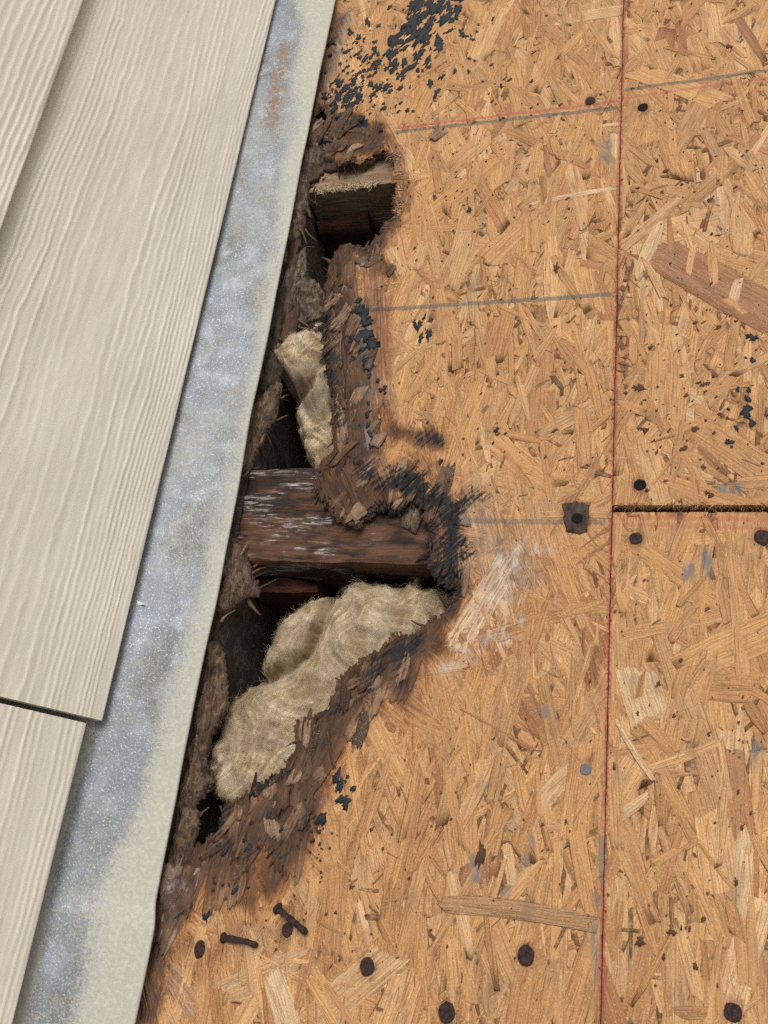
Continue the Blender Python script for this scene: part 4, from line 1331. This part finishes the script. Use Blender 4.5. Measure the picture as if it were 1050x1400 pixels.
# ------------------------------------------------------------------ lap siding
def plank(y0, y1, u0, u1, nbot, label, seed, fine=True, trim=0.0, skew=0.0):
    """embossed lap board; u up the wall, lower edge stands proud on the course below"""
    du, dy = (.0009, .0030) if fine else (.02, .05)
    u = np.arange(u0, u1 + du * .5, du)
    y = np.arange(y0, y1 + dy * .5, dy)
    U, Yg = np.meshgrid(u, y, indexing='ij')
    n0 = nbot * (1 - (U - u0) / (u1 - u0)) + .0
    if fine:
        a, b = U - u0, Yg + seed * 1.7
        warp = .034 * (fbm(b / .42, a / .10, seed, 3) - .5) + .006 * (fbm(b / .07, a / .03, seed + 2, 2) - .5) + .0026 * (fbm(b / .009, a / .007, seed + 3, 2) - .5)
        ph = (a + warp)
        dens = .0041 + .0052 * np.exp(-((a - .095 + 1.2 * warp) / .045) ** 2)
        q = np.cumsum(np.ones_like(U) * du / dens, 0) + warp / .0068
        f = q - np.floor(q)
        ridge = np.where(f < .72, f / .72, (1 - f) / .28)
        ridge = ridge ** 1.6
        line = hash2(np.floor(q), np.zeros_like(q), seed + 9)
        am = sstep(.30, .62, fbm(b / .20 + line * 3, a / .03, seed + 5, 2)) * (.35 + .65 * line)
        am = am * (1 - .75 * np.exp(-((a - .10 + 1.2 * warp) / .030) ** 2)) + .12
        rel = .00078 * ridge * am + .0004 * (fbm(b / .02, a / .004, seed + 6, 3) - .5) + .0010 * (fbm(b / .08, a / .02, seed + 8, 2) - .5)
        lip = np.exp(-(U - u0) / .0012)
        n0 = n0 + rel * (1 - lip) - .0012 * lip * lip
        if skew:
            Yg = Yg + skew * (U - u0) * sstep(y0, y1, Yg) if skew > 0 else Yg - skew * (U - u0) * (1 - sstep(y0, y1, Yg))
    trim = .0045 * np.clip((.62 - Yg) / .8, 0, 1.5) if fine and trim == 0 else trim
    B = Q0[None, None] + Wd * (U + trim)[..., None] + Nd * n0[..., None]
    V = np.stack([B[..., 0], Yg, B[..., 2]], -1)
    Vv = V.reshape(-1, 3)
    Qs = grid_quads(len(u), len(y))
    # close towards the wall
    Bd = boundary(Qs)
    bv = np.unique(Bd)
    m = np.full(len(Vv), -1)
    m[bv] = np.arange(len(bv)) + len(Vv)
    back = Vv[bv] - Nd * .0078
    S = np.stack([Bd[:, 1], Bd[:, 0], m[Bd[:, 0]], m[Bd[:, 1]]], -1)
    Vv = np.concatenate([Vv, back])
    Qs = np.concatenate([Qs, S])
    k0, k1 = len(Vv), None
    nU, nY = len(u), len(y)
    cor = [m[0], m[(nU - 1) * nY], m[(nU - 1) * nY + nY - 1], m[nY - 1]]
    Qs = np.concatenate([Qs, [cor[::-1]]])
    Qs = Qs[:, ::-1]
    c = Vv.mean(0)
    o = tag(obj('siding_plank', mesh('siding_plank', Vv - c, Qs, smooth=True), M_SIDE, None, c), label, 'siding plank', 'lap siding on the wall')
    md_ = o.modifiers.new('edges', 'EDGE_SPLIT')
    md_.split_angle = math.radians(60)
    return o


yj = D(132., 990., .03)[1]
plank(yj + .0022, YH, 0, .205, .009, 'broad beige embossed siding plank ending at the dark butt joint', 3)
lowtrim = .0
plank(YL, yj - .0026, .012, .205, .0085, 'beige embossed siding plank below the dark butt joint, lower left corner', 5)
plank(YL, YH, EXPO, EXPO + .205, .0105, 'beige siding plank of the next course overlapping the broad plank, upper left corner', 7)
plank(YL, YH, 2 * EXPO, 2 * EXPO + .205, .0105, 'beige siding plank of the third course, outside the left edge of the picture', 9, fine=False)


# ------------------------------------------------------------------ nails
def nail_head(px, py, rad, label, seed, mat=None, sink=.0, squash=1.0, name='nail', hollow=False, group=None):
    """irregular rusty head on a short shank; hollow = countersunk dark pit"""
    rr = np.random.default_rng(seed)
    z = float(samp('dz', np.array([D(px, py)[0]]), np.array([D(px, py)[1]]))[0])
    c = D(px, py, z)
    m = 14
    th = np.linspace(0, 2 * math.pi, m, endpoint=False)
    ra = rad * .92 * rr.uniform(.93, 1.06, m)
    if hollow:
        prof_ = ((.0, .0002), (.35, .0003), (.62, .0004), (.80, .0006), (1.0, .0004), (1.05, -.0012))
    else:
        prof_ = ((.0, .0003), (.5, .0004), (.85, .0006), (1.0, .0003), (.98, -.0003), (.4, -.0012))
    V = [(0, 0, prof_[0][1])]
    for f, zz in prof_[1:]:
        for t_, a_ in zip(th, ra):
            V.append((math.cos(t_) * a_ * f, math.sin(t_) * a_ * f * squash, zz - sink + rr.normal(0, .00012)))
    Q = [(0, 1 + j, 1 + (j + 1) % m, 1 + (j + 1) % m) for j in range(m)]
    for k in range(len(prof_) - 2):
        b = 1 + k * m
        Q += [(b + j, b + m + j, b + m + (j + 1) % m, b + (j + 1) % m) for j in range(m)]
    b = 1 + (len(prof_) - 2) * m
    k = len(V)
    V += [(math.cos(t_) * .0016, math.sin(t_) * .0016, -.045) for t_ in th]
    Q += [(b + j, k + j, k + (j + 1) % m, b + (j + 1) % m) for j in range(m)]
    return tag(obj(name, mesh(name, V, Q, smooth=True), mat or M_IRON, None, c), label, 'nail', group)


nail_head(598, 182, .0042, 'dark nail head just below the red chalk line near the upper hole', 1, hollow=True)
nail_head(807, 138, .0052, 'round rusty nail head on the upper chalk line left of the long joint', 2)
nail_head(879, 147, .0050, 'ragged black disc painting the dark of a nail pit, right of the long joint near the upper chalk lines', 3, M_PIT_SHADE, hollow=True)
nail_head(875, 663, .0048, 'black disc painting the dark of a nail pit just above the open cross joint', 4, M_PIT_SHADE, hollow=True)
nail_head(869, 736, .0050, 'dark nail head just below the left end of the cross joint', 5)
nail_head(1043, 735, .0062, 'round dark nail head below the cross joint at the right edge', 6)
nail_head(789, 709, .0044, 'black disc painting the dark of a sunken nail in the square dark patch left of the joint corner', 7, M_PIT_SHADE, hollow=True, sink=-.0006)
nail_head(719, 1307, .0058, 'rusty nail head low on the rotted board nearest the long joint', 8, squash=1.15)
nail_head(502, 1322, .0052, 'rusty nail head in the lower middle of the rotted board', 9, squash=1.2)
nail_head(611, 1384, .0056, 'dark nail head at the bottom edge of the rotted board', 10, squash=1.2)
nail_head(1002, 1384, .0056, 'dark nail head near the bottom right corner', 11)
nail_head(801, 1052, .0042, 'flat grey nail head left of the long joint, halfway down the lower half', 12, M_LEAD)
nail_head(255, 1237, .0050, 'brown nail head beside the flashing under the dark rot', 13)
nail_head(273, 1298, .0042, 'narrow rusty nail head in a pale torn dimple near the flashing', 14, squash=1.5)
nail_head(393, 1271, .0042, 'rusty nail stub beside the slanted bent nail', 15, squash=1.2)


def bent_nail(pts, rad, label, seed):
    rr = np.random.default_rng(seed)
    P = np.array([D(a, b, z_) for a, b, z_ in pts])
    t = np.linspace(0, len(P) - 1, 14)
    C = np.stack([np.interp(t, np.arange(len(P)), P[:, k]) for k in range(3)], -1)
    c = C.mean(0)
    C = C - c
    T_ = np.gradient(C, axis=0)
    T_ /= np.linalg.norm(T_, axis=1, keepdims=True)
    sd = np.cross(T_, (0, 0, 1.))
    sd /= np.linalg.norm(sd, axis=1, keepdims=True)
    up = np.cross(sd, T_)
    m = 10
    V = []
    for k in range(len(C)):
        rk = rad * (2.0 if k == 0 else (.6 if k == len(C) - 1 else 1.0)) * rr.uniform(.85, 1.15)
        for j in range(m):
            a = 2 * math.pi * j / m
            V.append(C[k] + (sd[k] * math.cos(a) + up[k] * math.sin(a)) * rk * rr.uniform(.92, 1.1))
    Q = [(k * m + j, k * m + (j + 1) % m, (k + 1) * m + (j + 1) % m, (k + 1) * m + j) for k in range(len(C) - 1) for j in range(m)]
    n_ = len(V)
    V += [C[0], C[-1]]
    e = (len(C) - 1) * m
    Q += [((j + 1) % m, j, n_, n_) for j in range(m)] + [(e + j, e + (j + 1) % m, n_ + 1, n_ + 1) for j in range(m)]
    return tag(obj('bent_nail', mesh('bent_nail', V, Q, smooth=True), M_IRON, None, c), label, 'nail')


bent_nail([(380, 1242, .001), (388, 1249, .004), (404, 1262, .0045), (420, 1276, .004)], .0020, 'slanted rusty bent nail lying on the board below the dark rot', 1)
bent_nail([(306, 1282, .001), (318, 1284, .004), (336, 1287, .004), (352, 1293, .003)], .0020, 'level rusty bent nail lying on the board, nearer the flashing', 2)

# ------------------------------------------------------------------ from the deck frame to the world
bpy.context.view_layer.update()
for o in list(SC.objects):
    if o.parent is None and o not in UPRIGHT and o.type in ('MESH', 'EMPTY'):
        o.matrix_world = ROT @ o.matrix_world
